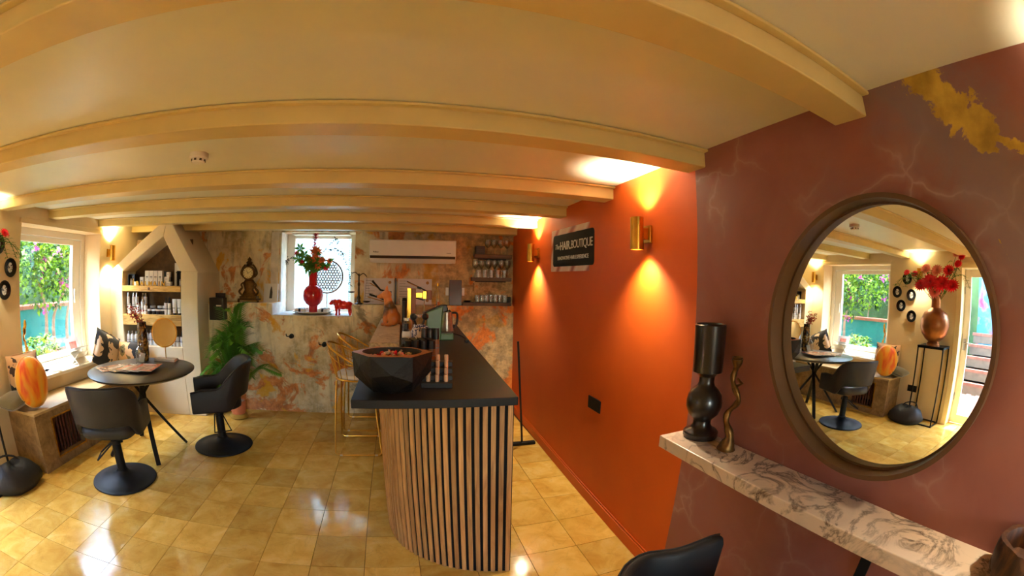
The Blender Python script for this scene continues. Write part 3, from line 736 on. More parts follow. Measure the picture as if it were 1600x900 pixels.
# ================================================================== THINGS ON THE WINDOW SILL
gs = thing('leaf_sculpture', 'slender gold sculpture of stacked leaves on the window sill', 'sculpture', (-3.585, 2.655, .66))
MB().lathe([(0, 0), (.04, 0), (.042, .012), (.02, .022), (.012, .04), (0, .04)], n=20).build('foot', M_gold, gs, smooth=True)
for i in range(8):
    z = .04 + i * .056; a = i * 2.3
    q = MB().ball((.012 * math.cos(a), .012 * math.sin(a), z + .036), (.019, .010, .040), 10, 8, Matrix.Rotation(a, 4, 'Z')); q.build('gold_leaf', mat('patina_gold', C(196, 140, 50), .38, .9, .35, 30), gs, smooth=True)
bs = thing('book_easel', 'white folding easel holding an open catalogue on the window sill', 'display stand', (-3.60, 3.42, .66), .12)
def slab(M, w, h, t=.006): return MB().box(-w / 2, w / 2, 0, h, -t / 2, t / 2, M)
slab(frame((0, .0, .005), (0, 1, 0), (.72, 0, .70)), .20, .17).build('easel_panel', M_white, bs)
slab(frame((.115, .0, .005), (0, 1, 0), (-.72, 0, .70)), .20, .17).build('easel_panel', M_white, bs)
cat_ = slab(frame((-.03, -.02, .125), (.1, 1, 0), (.90, 0, .30)), .24, .17, .008).build('catalogue_page', mat('blue_page', C(210, 214, 220), .3, 0, .1), bs)
slab(frame((.02, -.02, .147), (.1, 1, 0), (.90, 0, .30)), .16, .08, .002).build('printed_picture', mat('navy_picture', C(40, 62, 92), .3, 0, .4, 20), cat_)
cat_ = slab(frame((-.07, .05, .13), (.05, 1, 0), (-.25, .1, .95)), .23, .12, .008).build('catalogue_page', mat('pale_page', C(216, 222, 236), .35, 0, .1), bs)
slab(frame((-.063, .05, .14), (.05, 1, 0), (-.25, .1, .95)), .12, .07, .003).build('printed_picture', mat('skin_picture', C(190, 120, 110), .4, 0, .4, 20), cat_)
for i, (u, v, rz) in enumerate([(72, 579, .25), (92, 575, .5)]):
    p = onz(u, v, .66); p.x = max(min(p.x, -3.58), -3.66)
    m_ = thing('magazine', ['grey magazine lying on the window sill beside the gold sculpture', 'white magazine lying on the window sill beside the easel'][i], 'magazine', (p.x, 2.86 + i * .20, .66 + .0005), rz + .2)
    MB().box(-.10, .10, -.13, .13, 0, .008).build('pages', M_white, m_)
    MB().box(-.101, .101, -.131, .131, .008, .0095).build('cover', mat('magazine_cover_%d' % i, [C(96, 98, 104), C(214, 214, 214)][i], .3, 0, .5, 14), m_)

# ================================================================== THINGS ON THE ROUND TABLE
ZT_ = .7505
p0 = Vector((-2.70, 3.05, 0)); p1 = Vector((-2.30, 3.10, 0))
covers = [C(180, 120, 86), C(196, 152, 120), C(140, 96, 70), C(206, 176, 150), C(214, 106, 66)]
for i in range(5):
    p = p0.lerp(p1, i / 4)
    m_ = thing('magazine', ['tan fashion magazine at the bottom of the fan on the round table', 'beige fashion magazine second in the fan on the round table', 'brown fashion magazine in the middle of the fan on the round table', 'pale fashion magazine next to top of the fan on the round table', 'coral fashion magazine on top of the fan on the round table'][i], 'magazine', (p.x, p.y, ZT_ + i * .0068), -.45 + .16 * i + rnd.uniform(-.05, .05))
    MB().box(-.105, .105, -.14, .14, 0, .0048).build('pages', M_white, m_)
    MB().box(-.106, .106, -.141, .141, .0048, .0056).build('cover', mat('fashion_cover_%d' % i, covers[i], .22, 0, .55, 16), m_)
    MB().box(-.09, .05, .105, .128, .0056, .0060).build('title_print', [M_white, M_black][i % 2], m_); MB().box(-.07, .08, -.12, .08, .0056, .0059).build('cover_photo', mat('cover_photo_%d' % i, covers[(i + 2) % 5], .25, 0, .6, 22), m_)
vm = thing('vanity_mirror', 'round gold-rimmed vanity mirror on a thin stem and marble foot', 'mirror', (-2.37, 3.55, ZT_))
MB().cbox((0, 0, .011), (.24, .10, .022), rz=.1).build('marble_foot', mat('grey_marble', C(196, 188, 174), .4, 0, .15, 12), vm, bevel=.003)
MB().tube([(0, 0, .02), (0, 0, .14)], .0045, 10).build('stem', M_gold, vm, smooth=True)
VM = frame((0, -.0, .265), (.93, .30, .0), (-.1, .05, 1))
rim_ = MB().lathe([(.128, -.009), (.139, -.009), (.139, .009), (.128, .009), (.128, -.009)], n=48, M=VM).build('rim', M_gold, vm, smooth=True)
MB().lathe([(0, -.004), (.129, -.004), (.129, .006), (0, .006)], n=48, M=VM).build('mirror_glass', _M['silvered_glass'], vm)
tv = thing('tall_vase', 'tall dark vase with gold flecks holding red dried berry twigs', 'vase', (-2.60, 3.47, ZT_))
tm_ = N('flecked_glaze'); _v = tm_.co(); tm_.col(tm_.ramp(tm_.noise(_v, 18, 4, .6, .8), [(.45, C(28, 18, 12)), (.58, C(150, 104, 40)), (.7, C(200, 160, 80))])); tm_.b.inputs['Roughness'].default_value = .25
MB().lathe([(0, 0), (.05, 0), (.062, .06), (.060, .16), (.050, .27), (.047, .36), (.050, .365), (.044, .365), (.042, .30), (0, .28)], n=28).build('vessel', tm_.m, tv, smooth=True)
M_berry = mat('red_berry', C(180, 58, 34), .5, 0, .3, 20)
M_twig = mat('brown_twig', C(122, 52, 30), .7, 0, .2)
for i in range(6):
    a = rnd.uniform(0, 2 * PI); tw = MB(); p = Vector((0, 0, .33)); d = Vector((.55 * math.cos(a) - .35, .3 * math.sin(a), 1)).normalized(); pts = [p]
    for k in range(5): d = (d + Vector((rnd.uniform(-.35, .3), rnd.uniform(-.2, .2), -.02))).normalized(); p = p + d * .038; pts.append(p)
    tw.tube(pts, [.003, .0028, .0025, .002, .0018, .0012], 5)
    for q in pts[1:]:
        for _ in range(4): e = q + Vector((rnd.uniform(-.03, .03), rnd.uniform(-.03, .03), rnd.uniform(-.02, .03))); tw.tube([q, e], .0012, 4); tw.ball(e, rnd.uniform(.006, .009), 6, 5, mi=1)
    tw.build('berry_twig', [M_twig, M_berry], tv, smooth=True)
gb = thing('glass_jar', 'clear glass bell jar with white card beside the tall dark vase', 'jar', (-2.565, 3.36, ZT_))
MB().lathe([(.048, 0), (.05, .03), (.05, .10), (.036, .135), (.018, .15), (.014, .16), (.02, .172), (.016, .186), (0, .19)], n=24).build('bell', M_glassware, gb, smooth=True)
MB().lathe([(0, 0), (.055, 0), (.055, .008), (0, .008)], n=24).build('foot', mat('dark_wood_foot', C(60, 40, 26), .5), gb)
place(MB().box(-.026, .026, -.001, .001, 0, .085).build('card', mat('white_card', C(236, 234, 230), .6), gb), (.006, 0, .009), -.1, .3, .6)

# ================================================================== PRODUCTS IN THE NICHE
M_pack = mat('white_pack', C(226, 220, 212), .45, 0, .02, rndv=.06); M_dark = mat('black_pack', C(22, 20, 20), .35, 0, .05)
M_label = mat('grey_print', C(120, 116, 112), .6); M_silver = mat('silver_cap', C(190, 188, 184), .25, .9)
def lx(px): return .19 + (px - 189) * .0087
def carton(px, w, d, h, z, y=.06, dark=False, label='', grp='', band=True):
    t = thing('product_carton', label, 'box', nl(lx(px), y, z), UA, grp)
    MB().box(-w / 2, w / 2, 0, d, 0, h).build('carton_body', M_dark if dark else M_pack, t, bevel=.0015)
    if band: MB().box(-w * .28, w * .28, -.0008, 0, h * .55, h * .62).box(-w * .18, w * .18, -.0008, 0, h * .48, h * .50).build('label_print', M_label if not dark else M_pack, t)
    return t
zt = 1.431
L1 = 'tall white product carton in the row on the top niche shelf'; G1 = 'tall white cartons on the top niche shelf'
for i, px in enumerate((226.5, 233.5, 240.5, 248)): carton(px, .058, .05, .165, zt, .07, False, L1, G1)
carton(272, .085, .06, .25, zt, .14, False, 'tallest white carton standing behind the others on the top niche shelf')
carton(216, .05, .04, .095, zt, .09, False, 'short white carton near the black presentation boxes on the top niche shelf')
carton(209, .03, .03, .045, zt, .03, False, 'tiny white carton at the foot of the black presentation boxes', band=False)
carton(255, .035, .05, .16, zt, .10, True, 'narrow black carton next to the tall white cartons'); carton(259.5, .035, .05, .155, zt, .12, True, 'narrow black carton beside the stacked white cartons')
carton(263, .075, .05, .045, zt, .03, False, 'flat white carton at the bottom of the small stack on the top niche shelf')
carton(260.5, .06, .05, .05, zt + .046, .035, False, 'white carton in the middle of the small stack on the top niche shelf')
carton(262.5, .04, .05, .055, zt + .0965, .035, False, 'small white carton on top of the small stack on the top niche shelf')
def gift(px, w, h, label, n):
    t = thing('presentation_box', label, 'box', nl(lx(px), .05, zt), UA)
    q = MB().box(-w / 2, w / 2, .05, .055, 0, h)
    for x in (-w / 2, w / 2 - .004): q.box(x, x + .004, 0, .05, 0, h)
    q.box(-w / 2 + .004, w / 2 - .004, 0, .05, 0, .004).box(-w / 2 + .004, w / 2 - .004, 0, .05, h - .004, h); q.build('open_case', M_dark, t)
    for k in range(n):
        x = (k - (n - 1) / 2) * .032
        MB().lathe([(0, 0), (.009, 0), (.009, .05), (.005, .055), (.005, .07), (0, .07)], (x, .025, .0045), 12).build('small_flacon', M_pack if k == 0 else M_gold, t, smooth=True)
gift(201, .10, .125, 'black presentation box with two flacons on the top niche shelf', 2)
gift(279.5, .065, .165, 'tall black presentation box with one flacon on the top niche shelf', 1)
# gold letters standing on the top shelf
for i, (ch, px) in enumerate(zip('BALMAIN', (213.5, 221, 228, 235, 242.5, 249.5, 256))):
    me = text_mesh(ch, .07, .006, bold=.0015); me.transform(Matrix.Rotation(PI / 2, 4, 'X')); me.materials.clear(); me.materials.append(M_gold)
    zmin = min(v.co.z for v in me.vertices); me.transform(Matrix.Translation((0, 0, -zmin)))
    o = bpy.data.objects.new('gold_letter', me); COL.objects.link(o); o.location = nl(lx(px), .022, zt); o.rotation_euler = (0, 0, UA)
    tag(o, 'gold standing letter %s on the top niche shelf' % ch if ch != 'A' else ('gold standing letter A next to the B on the top niche shelf' if i == 1 else 'gold standing letter A next to the I on the top niche shelf'), 'letter', 'gold letters on the top niche shelf')
PROF = {
    'can': [(0, 0), (1, 0), (1, .80), (.9, .86), (.62, .90), (.6, 1.0), (0, 1.0)],
    'round': [(0, 0), (1, 0), (1, .62), (.85, .72), (.5, .78), (.48, .98), (0, 1.0)],
    'pump': [(0, 0), (1, 0), (1, .66), (.6, .74), (.35, .76), (.35, .84), (.3, .85), (.3, 1.0), (0, 1.0)]}
_bm = {}
def bottle(px, y, z, r, h, kind, label, grp, body=None, cap=None, split=.80):
    t = thing('product_bottle', label, 'bottle', nl(lx(px), y, z), UA, grp)
    bottle_parts(t, r, h, kind, body or M_pack, cap or M_silver, split); return t
def bottle_parts(t, r, h, kind, body, cap, split):
    key = (r, h, kind, body.name, cap.name)
    if key not in _bm:
        pr = PROF[kind]; lo_ = [(a * r, b * h) for a, b in pr if b <= split]; hi_ = [(a * r, b * h) for a, b in pr if b > split]
        a = MB().lathe(lo_ + [(0, lo_[-1][1])], n=16).build('bottle_body', body, smooth=True, mesh_only=True)
        b = MB().lathe([(0, lo_[-1][1] + .0004), (lo_[-1][0] * .96, lo_[-1][1] + .0004)] + hi_, n=16).build('cap', cap, smooth=True, mesh_only=True)
        l_ = MB().lathe([(r * 1.004, h * .30), (r * 1.004, h * .36)], n=16).lathe([(r * 1.004, h * .42), (r * 1.004, h * .44)], n=16).build('label_print', M_label, smooth=True, mesh_only=True)
        _bm[key] = (a, b, l_)
    for nm, me in zip(('bottle_body', 'cap', 'label_print'), _bm[key]):
        o = bpy.data.objects.new(nm, me); COL.objects.link(o); o.parent = t
zm = 1.1185; LB = 'tall white spray can in the row on the middle niche shelf'; GB = 'tall white spray cans on the middle niche shelf'
for px in (194.5, 204, 209.5): bottle(px, .07, zm, .021, .235, 'can', LB, GB)
for px in (199.2, 214.5, 219): bottle(px, .15, zm, .021, .225, 'can', LB, GB)
LS = 'short white bottle in front of the spray cans on the middle niche shelf'; GS = 'short white bottles on the middle niche shelf'
for px, h in ((199.3, .11), (213.5, .12), (226, .115)): bottle(px, .045, zm, .022, h, 'can', LS, GS)
bottle(220.5, .05, zm, .023, .165, 'can', 'mid-height white spray can beside the low jars on the middle niche shelf', None)
for px, y in ((232, .05), (239, .06), (246, .05), (252, .07)):
    t = thing('cream_jar', 'low dark cream jar with pale lid on the middle niche shelf', 'jar', nl(lx(px), y, zm), UA, 'cream jars on the middle niche shelf')
    MB().lathe([(0, 0), (.028, 0), (.028, .038), (0, .038)], n=18).build('jar_body', M_dark, t, smooth=True); MB().lathe([(0, .0385), (.03, .0385), (.03, .055), (0, .055)], n=18).build('lid', M_pack, t, smooth=True)
for px in (229, 241, 250):
    t = thing('cream_jar', 'wide white cream jar at the back of the middle niche shelf', 'jar', nl(lx(px), .18, zm), UA, 'white cream jars on the middle niche shelf')
    MB().lathe([(0, 0), (.03, 0), (.03, .06), (0, .06)], n=18).build('jar_body', M_dark, t, smooth=True); MB().lathe([(0, .0605), (.034, .0605), (.034, .085), (0, .085)], n=18).build('lid', M_pack, t, smooth=True)
for px in (258.5, 264): bottle(px, .05, zm, .021, .19, 'pump', 'white bottle with long black neck on the middle niche shelf', 'black-necked bottles on the middle niche shelf', None, M_dark, .70)
for px in (271.5, 279):
    t = thing('product_tube', 'white squeeze tube standing on its black cap on the middle niche shelf', 'tube', nl(lx(px), .06, zm), UA, 'white tubes on the middle niche shelf')
    q = MB(); pr = [(.020, .020, .018), (.024, .022, .05), (.031, .012, .14), (.033, .003, .17)]; v = []; f = []
    for a, b, z in pr: v += [(a * math.cos(2 * PI * i / 16), b * math.sin(2 * PI * i / 16), z) for i in range(16)]
    for k in range(3):
        for i in range(16): f.append((k * 16 + i, k * 16 + (i + 1) % 16, (k + 1) * 16 + (i + 1) % 16, (k + 1) * 16 + i))
    f.append(tuple(range(48, 64))); q.add(v, f); q.build('tube_body', M_pack, t, smooth=True)
    MB().cyl((0, 0, 0), .019, .0178, 16).build('cap', M_dark, t); MB().box(-.016, .016, -.0235, -.0205, .07, .078).build('label_print', M_label, t)
zb = .7705
for px in (194, 200.5, 207): bottle(px, .05, zb, .026, .155, 'round', 'rounded white bottle at the foot of the niche by its window side', 'rounded white bottles on the bottom niche shelf')
for px in (213, 222, 229, 235): bottle(px, .10, zb, .024, .17, 'round', 'white bottle behind the tall vase on the bottom niche shelf', 'white bottles behind the tall vase')
M_teal = mat('teal_pack', C(54, 112, 100), .4)
for i, px in enumerate((240.5, 245.5, 252, 258, 263.5)): bottle(px, .05, zb, .019, .155, 'pump', 'slim white pump bottle in the row on the bottom niche shelf', 'slim pump bottles on the bottom niche shelf', None, M_dark, .70)
bottle(266.5, .09, zb, .018, .17, 'pump', 'slim teal pump bottle on the bottom niche shelf', None, M_teal, M_dark, .70)
for i, px in enumerate((269.5, 275, 281.5)): bottle(px, .045, zb, .020, .165, 'pump', 'slim white pump bottle in the row on the bottom niche shelf', 'slim pump bottles on the bottom niche shelf', None, M_dark, .70)
# ornaments on top of the pillars
t = thing('coil_ornament', 'small gold wire coil on the niche pillar under the sconce', 'ornament', nl(.11, .10, 1.585))
MB().tube([(.02 * math.cos(a) * (1 - a / 30), .02 * math.sin(a) * (1 - a / 30), .004 + a * .003) for a in [k * .4 for k in range(40)]], .003, 6).build('wire_coil', M_gold, t, smooth=True)
t = thing('twig_ornament', 'small dark twig ornament on the niche pillar beside the palm', 'ornament', nl(1.12, .06, 1.585))
q = MB().tube([(0, 0, 0), (.004, 0, .03), (-.004, 0, .055), (.012, 0, .08)], .004, 6).tube([(-.004, 0, .05), (-.02, 0, .062)], .003, 5).tube([(.002, 0, .06), (.03, 0, .085)], .003, 5)
for c_ in ((-.02, 0, .062), (.012, 0, .082), (.03, 0, .085), (-.002, .0, .03)): q.ball(c_, .007, 8, 6)
q.build('twig', mat('dark_bronze', C(54, 34, 20), .5, .5), t, smooth=True)

# ================================================================== PLATES, PEDESTAL, FLORAL VASE, BAG (edge of view and mirror)
M_pw = patch_mat('plate_print', [(0, C(30, 28, 28)), (.42, C(206, 202, 196)), (.60, C(120, 116, 112)), (.66, C(210, 206, 200))], 34); M_pw.node_tree.nodes['Principled BSDF'].inputs['Roughness'].default_value = .25
plates = [((2.29, 1.79), 'black wall plate nearest the brass sconce above the other plates'), ((2.452, 1.61), 'black wall plate with pale oval nearest the window'), ((2.215, 1.575), 'black wall plate with pale oval nearest the bronze vase'), ((2.378, 1.43), 'black wall plate with pale oval in the middle of the group'), ((2.195, 1.30), 'lowest black wall plate of the group')]
for i, ((y, z), lb) in enumerate(plates):
    t = thing('wall_plate', lb, 'plate', (XL, y, z), LW, 'plates hung on the cream wall')
    M = Matrix.Rotation(-PI / 2, 4, 'X')
    MB().lathe([(0, .004), (.045, .004), (.06, .006), (.078, .014), (.078, .018), (.058, .011), (.04, .008), (0, .008)], n=36, M=M).build('plate_dish', mat('plate_black', C(22, 21, 20), .2), t, smooth=True)
    MB().lathe([(0, .0085), (.036, .0085), (.036, .0092), (0, .0092)], n=28, M=M, sx=.85, sy=1.15).build('pale_oval', M_pw, t)
ps = thing('pedestal_stand', 'tall open black metal pedestal stand by the glazed door', 'stand', (-3.365, 1.74, 0))
W2, D2 = .145, .19
for sx_ in (-1, 1):
    for sy_ in (-1, 1): MB().box(sx_ * W2 - .008, sx_ * W2 + .008, sy_ * D2 - .008, sy_ * D2 + .008, 0, .96).build('leg', M_black, ps)
for z in (.0, .944):
    q = MB().box(-W2 + .008, W2 - .008, -D2 - .008, -D2 + .008, z, z + .016).box(-W2 + .008, W2 - .008, D2 - .008, D2 + .008, z, z + .016).box(-W2 - .008, -W2 + .008, -D2 + .008, D2 - .008, z, z + .016).box(W2 - .008, W2 + .008, -D2 + .008, D2 - .008, z, z + .016)
    q.build('rail', M_black, ps)
MB().box(-W2 - .01, W2 + .01, -D2 - .01, D2 + .01, .96, .975).build('top_plate', M_black, ps)
fv = thing('floral_vase', 'large bronze bulbous vase of red and pink flowers on the black pedestal', 'vase', (-3.315, 1.74, .9752))
M_bronze = mat('bronze_glaze', C(150, 98, 58), .38, .75, .15, 6)
MB().lathe([(0, 0), (.10, 0), (.10, .025), (.075, .05), (.13, .085), (.185, .15), (.212, .24), (.205, .32), (.165, .40), (.10, .437), (.068, .46), (.066, .60), (.072, .605), (.058, .605), (.056, .46), (0, .45)], n=40).build('vessel', M_bronze, fv, smooth=True)
M_stem = mat('green_stem', C(70, 104, 40), .6, 0, .2); M_red = leafmat('red_petal', C(226, 26, 48), .3, .5, .2, 20); M_pink = leafmat('pink_petal', C(244, 140, 116), .3, .5, .2, 20); M_leafg = leafmat('leaf_green', C(84, 132, 42), .35, .55, .3, 10)
def bloom(q, c, r, mi, n=16, layers=4, axis=(.8, 0, .6)):
    c = Vector(c); Q_ = Vector((0, 0, 1)).rotation_difference(Vector(axis).normalized())
    for L_ in range(layers):
        k = 1 - L_ / (layers + .5)
        for i in range(n):
            a = 2 * PI * (i + .5 * L_) / n; tilt = .25 + L_ * .35
            d = Vector((math.cos(a) * math.cos(tilt), math.sin(a) * math.cos(tilt), math.sin(tilt))); q.leaf(c, Q_ @ d, Q_ @ Vector((0, 0, 1)), r * k, r * .42 * k, .15, mi)
spec = [((.16, -.12, .74), .14, 'r'), ((.14, .06, .76), .14, 'r'), ((.12, -.27, .72), .11, 'r'), ((.12, .20, .72), .11, 'r'), ((.10, -.03, .90), .10, 'p'), ((.06, .15, .92), .09, 'p'), ((.08, -.20, .90), .10, 'r'), ((.04, -.33, .98), .07, 'r'), ((.03, -.38, 1.06), .06, 'r'), ((.02, -.30, 1.10), .06, 'p'), ((.04, .33, .86), .06, 'r'), ((.03, .46, .88), .055, 'r'), ((.14, -.02, .64), .11, 'p')]
for c_, r, k in spec:
    q = MB(); q.tube(spline([(0, 0, .5), (c_[0] * .4, c_[1] * .4, .66), c_], 5), .004, 5)
    bloom(q, c_, r, 1)
    for _ in range(4):
        z = rnd.uniform(.4, .9); b_ = Vector((c_[0] * z, c_[1] * z, .6 + (c_[2] - .6) * z)); q.leaf(b_, (rnd.uniform(-1, 1), rnd.uniform(-1, 1), rnd.uniform(-.2, .8)), (0, 0, 1), .10, .045, .3, 2)
    q.build('flower_stem', [M_stem, M_red if k == 'r' else M_pink, M_leafg], fv)
for i in range(7):
    a = (.1, .45, .8, 1.1, -1.0, -.6, 1.45)[i]; q = MB(); pts = spline([(0, 0, .55), (.05, .16 * math.sin(a) * 1.5, .78), (.10, .48 * math.sin(a), .80 + .1 * math.cos(a)), (.12, .62 * math.sin(a), .70)], 6); q.tube(pts, .003, 5)
    for p in pts[5:]:
        for s_ in (-1, 1): q.leaf(p, (rnd.uniform(-.3, .8), s_ * .8, rnd.uniform(-.3, .5)), (0, 0, 1), .055, .022, .2, 1)
    q.build('trailing_twig', [M_stem, M_leafg], fv)
bp = thing('shoulder_bag', 'slouched black leather bag on the floor beneath the pedestal stand', 'bag', (-3.18, 1.93, 0), 1.1)
s_ = MB(); n = 20; rings = []
prof = [(0, 0), (.8, 0), (1, .03), (1.02, .07), (.95, .12), (.78, .17), (.5, .20), (.2, .205), (0, .20)]
v = []; f = []
for r, z in prof:
    for i in range(n):
        a = 2 * PI * i / n; k = 1 + .08 * math.sin(3 * a + 9 * z) + .05 * math.sin(7 * a + 20 * z)
        v.append(((.25) * r * k * math.cos(a), .15 * r * k * math.sin(a), z * (1 + .12 * math.sin(2 * a)) + .0))
for k in range(len(prof) - 1):
    for i in range(n): f.append((k * n + i, k * n + (i + 1) % n, (k + 1) * n + (i + 1) % n, (k + 1) * n + i))
s_.add(v, f); s_.build('bag_body', mat('black_nylon', C(30, 31, 34), .55, 0, .2, 10, .3, 40), bp, smooth=True, sharp=70)
MB().tube(spline([(-.16, 0, .14), (-.1, .03, .25), (.05, .02, .24), (.15, 0, .13)], 6), .008, 6).build('strap', mat('black_webbing', C(22, 22, 23), .7), bp, smooth=True)
t = thing('wall_socket', 'black double socket low on the cream wall beside the pedestal', 'socket', (XL, 2.05, .362), LW)
MB().box(-.075, .075, 0, .009, -.042, .042).build('cover_plate', M_black, t, bevel=.002)
for x in (-.036, .036): MB().lathe([(0, 0), (.02, 0), (.02, .001), (0, .001)], n=18, M=Matrix.Translation((x, .0092, 0)) @ Matrix.Rotation(-PI / 2, 4, 'X')).build('socket_well', mat('socket_black', C(8, 8, 8), .6), t)
# ================================================================== PALM
pt = thing('potted_palm', 'feathery green palm in a pink pot before the patinated wall', 'plant', (-1.90, 4.24, 0))
MB().lathe([(0, 0), (.085, 0), (.10, .012), (.10, .05), (.09, .055), (0, .055)], n=28).build('saucer', mat('ochre_saucer', C(176, 140, 60), .5, 0, .15), pt, smooth=True)
MB().lathe([(0, .056), (.078, .056), (.092, .10), (.096, .20), (.09, .20), (.086, .18), (0, .18)], n=28).build('pot', mat('pink_pot', C(212, 128, 92), .5, 0, .12), pt, smooth=True)
q = MB()
for _ in range(40): a = rnd.uniform(0, 2 * PI); r = rnd.uniform(0, .08); q.ball((r * math.cos(a), r * math.sin(a), .186), rnd.uniform(.008, .014), 6, 5)
q.build('white_pebbles', mat('white_pebble', C(216, 208, 196), .6, 0, .1), pt, smooth=True, kind='stuff')
M_frond = leafmat('palm_leaflet', C(104, 160, 54), .3, .5, .35, 6); M_rachis = mat('palm_rachis', C(104, 122, 50), .5)
for i in range(42):
    a = i * 2.399 + rnd.uniform(-.2, .2); k = (i % 26) / 25; ln = rnd.uniform(.55, .86) * (1.12 - .25 * k); out = .16 + .44 * k
    if math.sin(a) > .1: out *= .34                         # the wall behind keeps those fronds upright
    if math.cos(a) < -.3: out *= .6
    h = ln * (1.16 - .55 * k)
    c0, s0 = math.cos(a), math.sin(a)
    pts = spline([(.02 * c0, .02 * s0, .18), (.25 * out * c0, .25 * out * s0, .18 + h * .5), (.62 * out * c0, .62 * out * s0, .18 + h * .92), (1.05 * out * c0, 1.05 * out * s0, .18 + h * (1.02 - .25 * k))], 8)
    q = MB(); q.tube(pts, [.006 - .0048 * j / (len(pts) - 1) for j in range(len(pts))], 5)
    for j in range(7, len(pts)):
        d = (pts[j] - pts[j - 1]).normalized(); sd = d.cross(Vector((0, 0, 1))); sd = sd.normalized() if sd.length > .05 else Vector((-s0, c0, 0)); t_ = (j - 7) / (len(pts) - 8)
        L_ = (.10 + .13 * math.sin(PI * min(1, .18 + t_ * .8))) * (1 - .25 * t_)
        for m2 in (0, .5):
            p = pts[j - 1].lerp(pts[j], m2)
            for s_ in (-1, 1): q.leaf(p, sd * s_ * .8 + d * .75 + Vector((0, 0, .12)), (0, 0, 1), L_, .019, .22, 1)
    q.build('frond', [M_rachis, M_frond], pt)

# ================================================================== THINGS ON THE BACK LEDGE
bx_ = thing('brochure_box', 'black brochure box with small white print mounted behind the palm', 'box', (-2.17, 4.55, 1.05))
MB().box(-.115, .075, -.11, 0, 0, .25).build('box_body', M_dark, bx_, bevel=.004)
MB().box(-.065, .065, -.03, -.02, .2505, .30).build('flap', M_dark, bx_)
MB().box(-.02, .05, -.1115, -.11, .155, .17).build('white_print', M_pack, bx_)
ZL = 1.2455
ck = thing('mantel_clock', 'ornate gilded baroque mantel clock on the plaster ledge', 'clock', (-1.86, 4.70, ZL))
M_orm = mat('antique_bronze', C(92, 66, 30), .42, .8, .45, 40, .3, 60)
b_ = MB().box(-.135, .135, -.06, .06, .022, .04).box(-.11, .11, -.055, .055, .04, .07)
b_.build('plinth', M_orm, ck, bevel=.006)
for sx_ in (-.12, .12): MB().tube(spline([(sx_, -.03, .0), (sx_ * 1.12, -.04, .012), (sx_ * .95, -.04, .024)], 4), .010, 8).build('scroll_foot', M_orm, ck, smooth=True)
MB().lathe([(0, .07), (.10, .07), (.085, .10), (.060, .14), (.070, .18), (.082, .22), (.06, .25), (.05, .26), (0, .26)], n=20, sy=.55).build('scroll_body', M_orm, ck, smooth=True)
for s_ in (-1, 1):
    MB().tube(spline([(s_ * .09, -.01, .075), (s_ * .125, -.02, .12), (s_ * .085, -.02, .165), (s_ * .10, -.02, .20), (s_ * .07, -.02, .225)], 5), [.014 - .009 * abs(j / 20 - .3) for j in range(21)], 8).build('scroll', M_orm, ck, smooth=True)
    MB().tube(spline([(s_ * .075, -.01, .29), (s_ * .105, -.01, .33), (s_ * .085, -.01, .39), (s_ * .05, -.01, .43)], 5), .011, 8).build('side_scroll', M_orm, ck, smooth=True)
MC = Matrix.Translation((0, -.035, .335)) @ Matrix.Rotation(PI / 2, 4, 'X')
MB().lathe([(0, -.05), (.082, -.05), (.086, .0), (.078, .012), (.066, .008), (0, .008)], n=36, M=MC).build('dial_case', M_orm, ck, smooth=True)
dl = MB().lathe([(0, .0085), (.064, .0085), (.064, .011), (0, .011)], n=36, M=MC).build('dial', mat('ivory_dial', C(238, 220, 160), .4, 0, .05), ck)
q = MB()
for i in range(12): q.box(-.0025, .0025, .044, .060, .0112, .0122, MC @ Matrix.Rotation(i * PI / 6, 4, 'Z'))
q.build('hour_marks', M_black, dl, kind='stuff')
MB().box(-.002, .002, -.008, .034, .0113, .013, MC @ Matrix.Rotation(.6, 4, 'Z')).build('hour_hand', M_black, dl); MB().box(-.0015, .0015, -.008, .05, .0131, .0145, MC @ Matrix.Rotation(-1.2, 4, 'Z')).build('minute_hand', M_black, dl)
MB().lathe([(0, .42), (.055, .42), (.032, .44), (.045, .455), (.02, .475), (.028, .49), (.012, .51), (0, .525)], n=16, sy=.7).build('finial', M_orm, ck, smooth=True)
pc = thing('white_card_print', 'small square white print with a black upright mark on the ledge', 'picture', (-1.62, yup(-1.62) - .075, ZL))
pc.rotation_euler = (-.15, 0, -.09)
MB().box(-.095, .095, 0, .012, 0, .215).build('canvas', M_pack, pc)
MB().add([(-.018, -.001, .04), (.020, -.001, .04), (.024, -.001, .11), (.012, -.001, .175), (.002, -.001, .185), (-.01, -.001, .14)], [(0, 1, 2, 3, 4, 5)]).build('black_motif', M_dark, pc)
# ---- window niche
ZS = 1.1185
tr_ = thing('serving_plate', 'wide cream plate of rolled napkins in the back window niche', 'plate', (-1.07, 4.795, ZS))
MB().lathe([(0, 0), (.16, 0), (.245, .026), (.25, .034), (.24, .036), (.155, .012), (0, .012)], n=48).build('dish', mat('cream_ceramic', C(226, 208, 180), .35, 0, .06), tr_, smooth=True)
_cnt = 0
for x, y, rz in ((-.15, -.075, .1), (-.14, -.005, .1), (-.13, .065, .1), (.135, -.085, -.1), (.145, -.02, -.1), (.14, .05, -.1)):
    t = thing('rolled_napkin', 'white napkin roll with black print on the %s of the cream plate' % ('bull side' if x > 0 else 'clock side'), 'napkin', (-1.07 + x, 4.795 + y, ZS + .0145), rz, 'napkin rolls on the cream plate')
    M = Matrix.Translation((0, 0, .026)) @ Matrix.Rotation(PI / 2, 4, 'Y')
    MB().lathe([(0, -.06), (.018, -.06), (.026, -.055), (.026, .055), (.018, .06), (0, .06)], n=18, M=M).build('cloth_roll', M_pack, t, smooth=True)
    MB().lathe([(.0265, -.012), (.0265, .014)], n=18, M=M).build('printed_band', M_dark, t, smooth=True)
